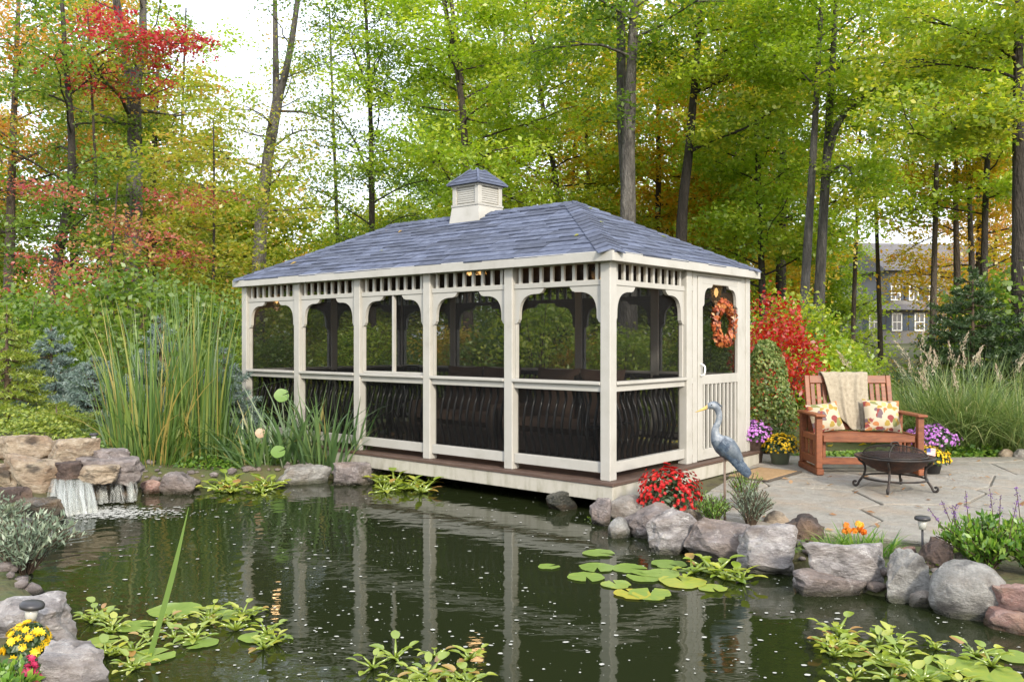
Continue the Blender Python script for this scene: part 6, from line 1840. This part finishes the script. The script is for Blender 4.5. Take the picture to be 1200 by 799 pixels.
for s_ in (-1, 1):      # folded wings of overlapping feathers
    V, F = [], []
    for rowi in range(7):
        m_ = 6
        for k in range(m_):
            t = rowi / 6; u = (k + .5) / m_
            base_ = Vector((-.035 + .165 * t, 0, .60 - .20 * t)); 
            ang = -.9 + 1.5 * u
            bulge = .078 * (1 - .45 * t) * math.cos(ang * .9)
            up_ = Vector((.55, 0, .83))
            c_ = base_ + up_ * (.055 * math.sin(ang) * (1 - .35 * t)) + Vector((0, s_ * (bulge + .004 + .002 * (6 - rowi) * .3), 0))
            d = Vector((.70, -s_ * .05 - s_ * .12 * t, -.68)).normalized(); L_ = .075 + .05 * t
            sd = up_ * .021
            o_ = len(V)
            V += [c_ - sd, c_ + Vector((0, s_ * .005, 0)), c_ + sd, c_ + d * L_ * .7 + sd * .9, c_ + d * L_, c_ + d * L_ * .7 - sd * .9, c_ + d * L_ * .5 + Vector((0, s_ * .006, 0))]
            F += [(o_, o_ + 1, o_ + 6, o_ + 5), (o_ + 1, o_ + 2, o_ + 3, o_ + 6), (o_ + 6, o_ + 3, o_ + 4), (o_ + 5, o_ + 6, o_ + 4)]
    obj('wing', new_mesh('wing', [tuple(v) for v in V], F, 'heron_wing'), hr)
    V, F = lathe_vf([(.001, -.005), (.0045, -.003), (.005, 0), (.0045, .003), (.001, .005)], 8); obj('eye', new_mesh('eye', V, F, 'black_metal', True), hr, (-.106, s_ * .024, .893), (R(90), 0, 0))
V, F = tube_vf(bez([(-.10, 0, .915), (-.07, 0, .918), (-.04, 0, .90), (-.012, 0, .872)], 4), [(.012, .006)] * 4 + [(.012, .006)] * 8 + [(.002, .002)], 6); obj('crest', new_mesh('crest', V, F, 'heron_wing', True), hr)
tube('pole', 'rod', hr, [(.01, 0, -.13), (.008, 0, .50)], .010, 8)

# solar path lights
def solar(px, py, Y, z0, s, label, tilt=0):
    p = A(px, py, Y)
    o = empty('solar_light', (p.x, p.y, z0), 0, label, 'solar light', 'solar path lights')
    H = p.z - z0
    tube('stake', 'solar_cap', o, [(0, 0, -.08), (0, 0, max(.02, H - .10 * s))], .009 * s, 8)
    V, F = lathe_vf([(.024 * s, H - .10 * s), (.034 * s, H - .03 * s)], 16); obj('lamp_glass', new_mesh('lamp_glass', V, F, 'solar_glass', True), o)
    V, F = lathe_vf([(.03 * s, H - .03 * s), (.056 * s, H - .028 * s), (.058 * s, H - .012 * s), (.05 * s, H - .002 * s), (.02 * s, H + .004 * s)], 20); obj('lamp_cap', new_mesh('lamp_cap', V, F, 'solar_cap', True), o)
    o.rotation_euler = (0, tilt, 0)
solar(1081, 605, 5.95, .12, .9, 'black solar light standing on the patio edge beside dark stone')
solar(30, 705, 4.38, .02, 1.0, 'black solar light leaning over the foreground boulder flowers', .12)
solar(110, 508, 9.25, .42, .8, 'small solar light standing on the waterfall ledge')

# little flag in the yellow flowers
p = A(1086, 523, 8.95)
fl = empty('garden_flag', (p.x, p.y, PZ + .1), 0, 'tiny striped flag stuck in the yellow chrysanthemum', 'flag')
pmat('flag_stripes', [(.5, .04, .05), (.75, .73, .70)], .8, 60, 0, stretch=(.1, .1, 1)); pmat('flag_blue', [(.03, .05, .2), (.05, .08, .28)], .8, 20, 0)
tube('stick', 'rod', fl, [(0, 0, -.05), (0, 0, .30)], .003, 5)
box('flag_cloth', 'flag_stripes', fl, .003, .09, -.001, .001, .19, .27, 0); box('flag_canton', 'flag_blue', fl, .004, .04, -.003, .003, .23, .27, 0)

# a few fallen leaves on patio and deck edge
n = 110
lx = rng.uniform(1.9, 7.5, n); ly = rng.uniform(6.4, 11.0, n)
keep = np.array([in_poly(a_, b_, patio_poly) for a_, b_ in zip(lx, ly)])
lx, ly = lx[keep], ly[keep]
v, f, at2 = leaf_quads(np.stack([lx, ly, np.full(len(lx), PZ + .008)], 1), unit(np.array([0, 0, 1.0]) + rng.normal(size=(len(lx), 3)) * .25), .05 + .04 * rng.random(len(lx)), .6)
o = obj('patio_leaves', new_mesh('patio_leaves', v, f, 'dead_leaf', attr=at2)); tag(o, 'brown and tan fallen leaves scattered on the flagstones', 'leaves', kind='stuff')

# ------------------------------------------------------------------ houses beyond the trees
HY = 62.0
def hs(px, py, Y=HY): return A(px, py, Y)
hx = hs(1092, 390)
gzh = gz(hx.x, HY) - .3
house = empty('grey_house', (hx.x, HY, gzh), R(8), 'grey two storey house with navy shutters seen through the trees', 'house')
m_px = HY / FPX
def hz(py): return CAM_H - (py - 400) * m_px - gzh
def hxx(px): return (px - 1092) * m_px
box('wall', 'siding', house, hxx(1005), hxx(1205), 0, 8, -.5, hz(365 - 2), .0)
box('upper_wall', 'siding', house, hxx(1045), hxx(1205), .6, 8, hz(365 - 2) + .01, hz(318), .0)
def prism(name, mat, x0, x1, y0, y1, z0, z1, ridge=.5):
    ym = y0 + (y1 - y0) * ridge
    V = [(x0, y0, z0), (x1, y0, z0), (x1, y1, z0), (x0, y1, z0), (x0, ym, z1), (x1, ym, z1)]
    return obj(name, new_mesh(name, V, [(3, 2, 1, 0), (0, 1, 5, 4), (2, 3, 4, 5), (0, 4, 3), (1, 2, 5)], mat), house)
prism('roof', 'house_roof', hxx(1035), hxx(1215), .1, 8.6, hz(318) + .02, hz(278))
prism('porch_roof', 'house_roof', hxx(1000), hxx(1210), -.7, 3.0, hz(364), hz(349), .7)
def hwin(px, py0, py1, w_px, y):
    w = empty('window', (hxx(px), y, 0)); w.parent = house
    z0, z1, hw = hz(py1), hz(py0), w_px * m_px / 2
    box('pane', 'window_glass', w, -hw, hw, -.03, -.01, z0, z1, 0)
    for b in ((-hw - .09, -hw, z0 - .09, z1 + .09), (hw, hw + .09, z0 - .09, z1 + .09)): box('frame', 'white_paint', w, b[0], b[1], -.07, -.012, b[2], b[3], 0)
    for b in ((z0 - .09, z0), (z1, z1 + .09), ((z0 + z1) / 2 - .03, (z0 + z1) / 2 + .03)): box('frame', 'white_paint', w, -hw + .001, hw - .001, -.065, -.014, b[0], b[1], 0)
    box('frame', 'white_paint', w, -.025, .025, -.055, -.016, z0 + .001, z1 - .001, 0)
    for s_ in (-1, 1): box('shutter', 'shutter', w, s_ * (hw + .32) - .2, s_ * (hw + .32) + .2, -.05, -.011, z0 - .05, z1 + .05, 0)
for px in (1019, 1047.5, 1076, 1104): hwin(px, 369, 387, 10, 0)
for px in (1052, 1075, 1100): hwin(px, 336.5, 351, 9.5, .6)
shed = empty('garden_shed', (A(262, 370, 40).x, 40, gz(-13, 40) - .2), R(-20), 'small brown roofed shed glimpsed beyond the pavilion end', 'shed')
box('wall', 'siding', shed, -1.5, 1.5, -1, 1, 0, 2.9, 0)
V = [(-1.8, -1.3, 2.9), (1.8, -1.3, 2.9), (1.8, 1.3, 2.9), (-1.8, 1.3, 2.9), (-1.8, 0, 3.75), (1.8, 0, 3.75)]
obj('roof', new_mesh('roof', V, [(3, 2, 1, 0), (0, 1, 5, 4), (2, 3, 4, 5), (0, 4, 3), (1, 2, 5)], 'brown_roof'), shed)
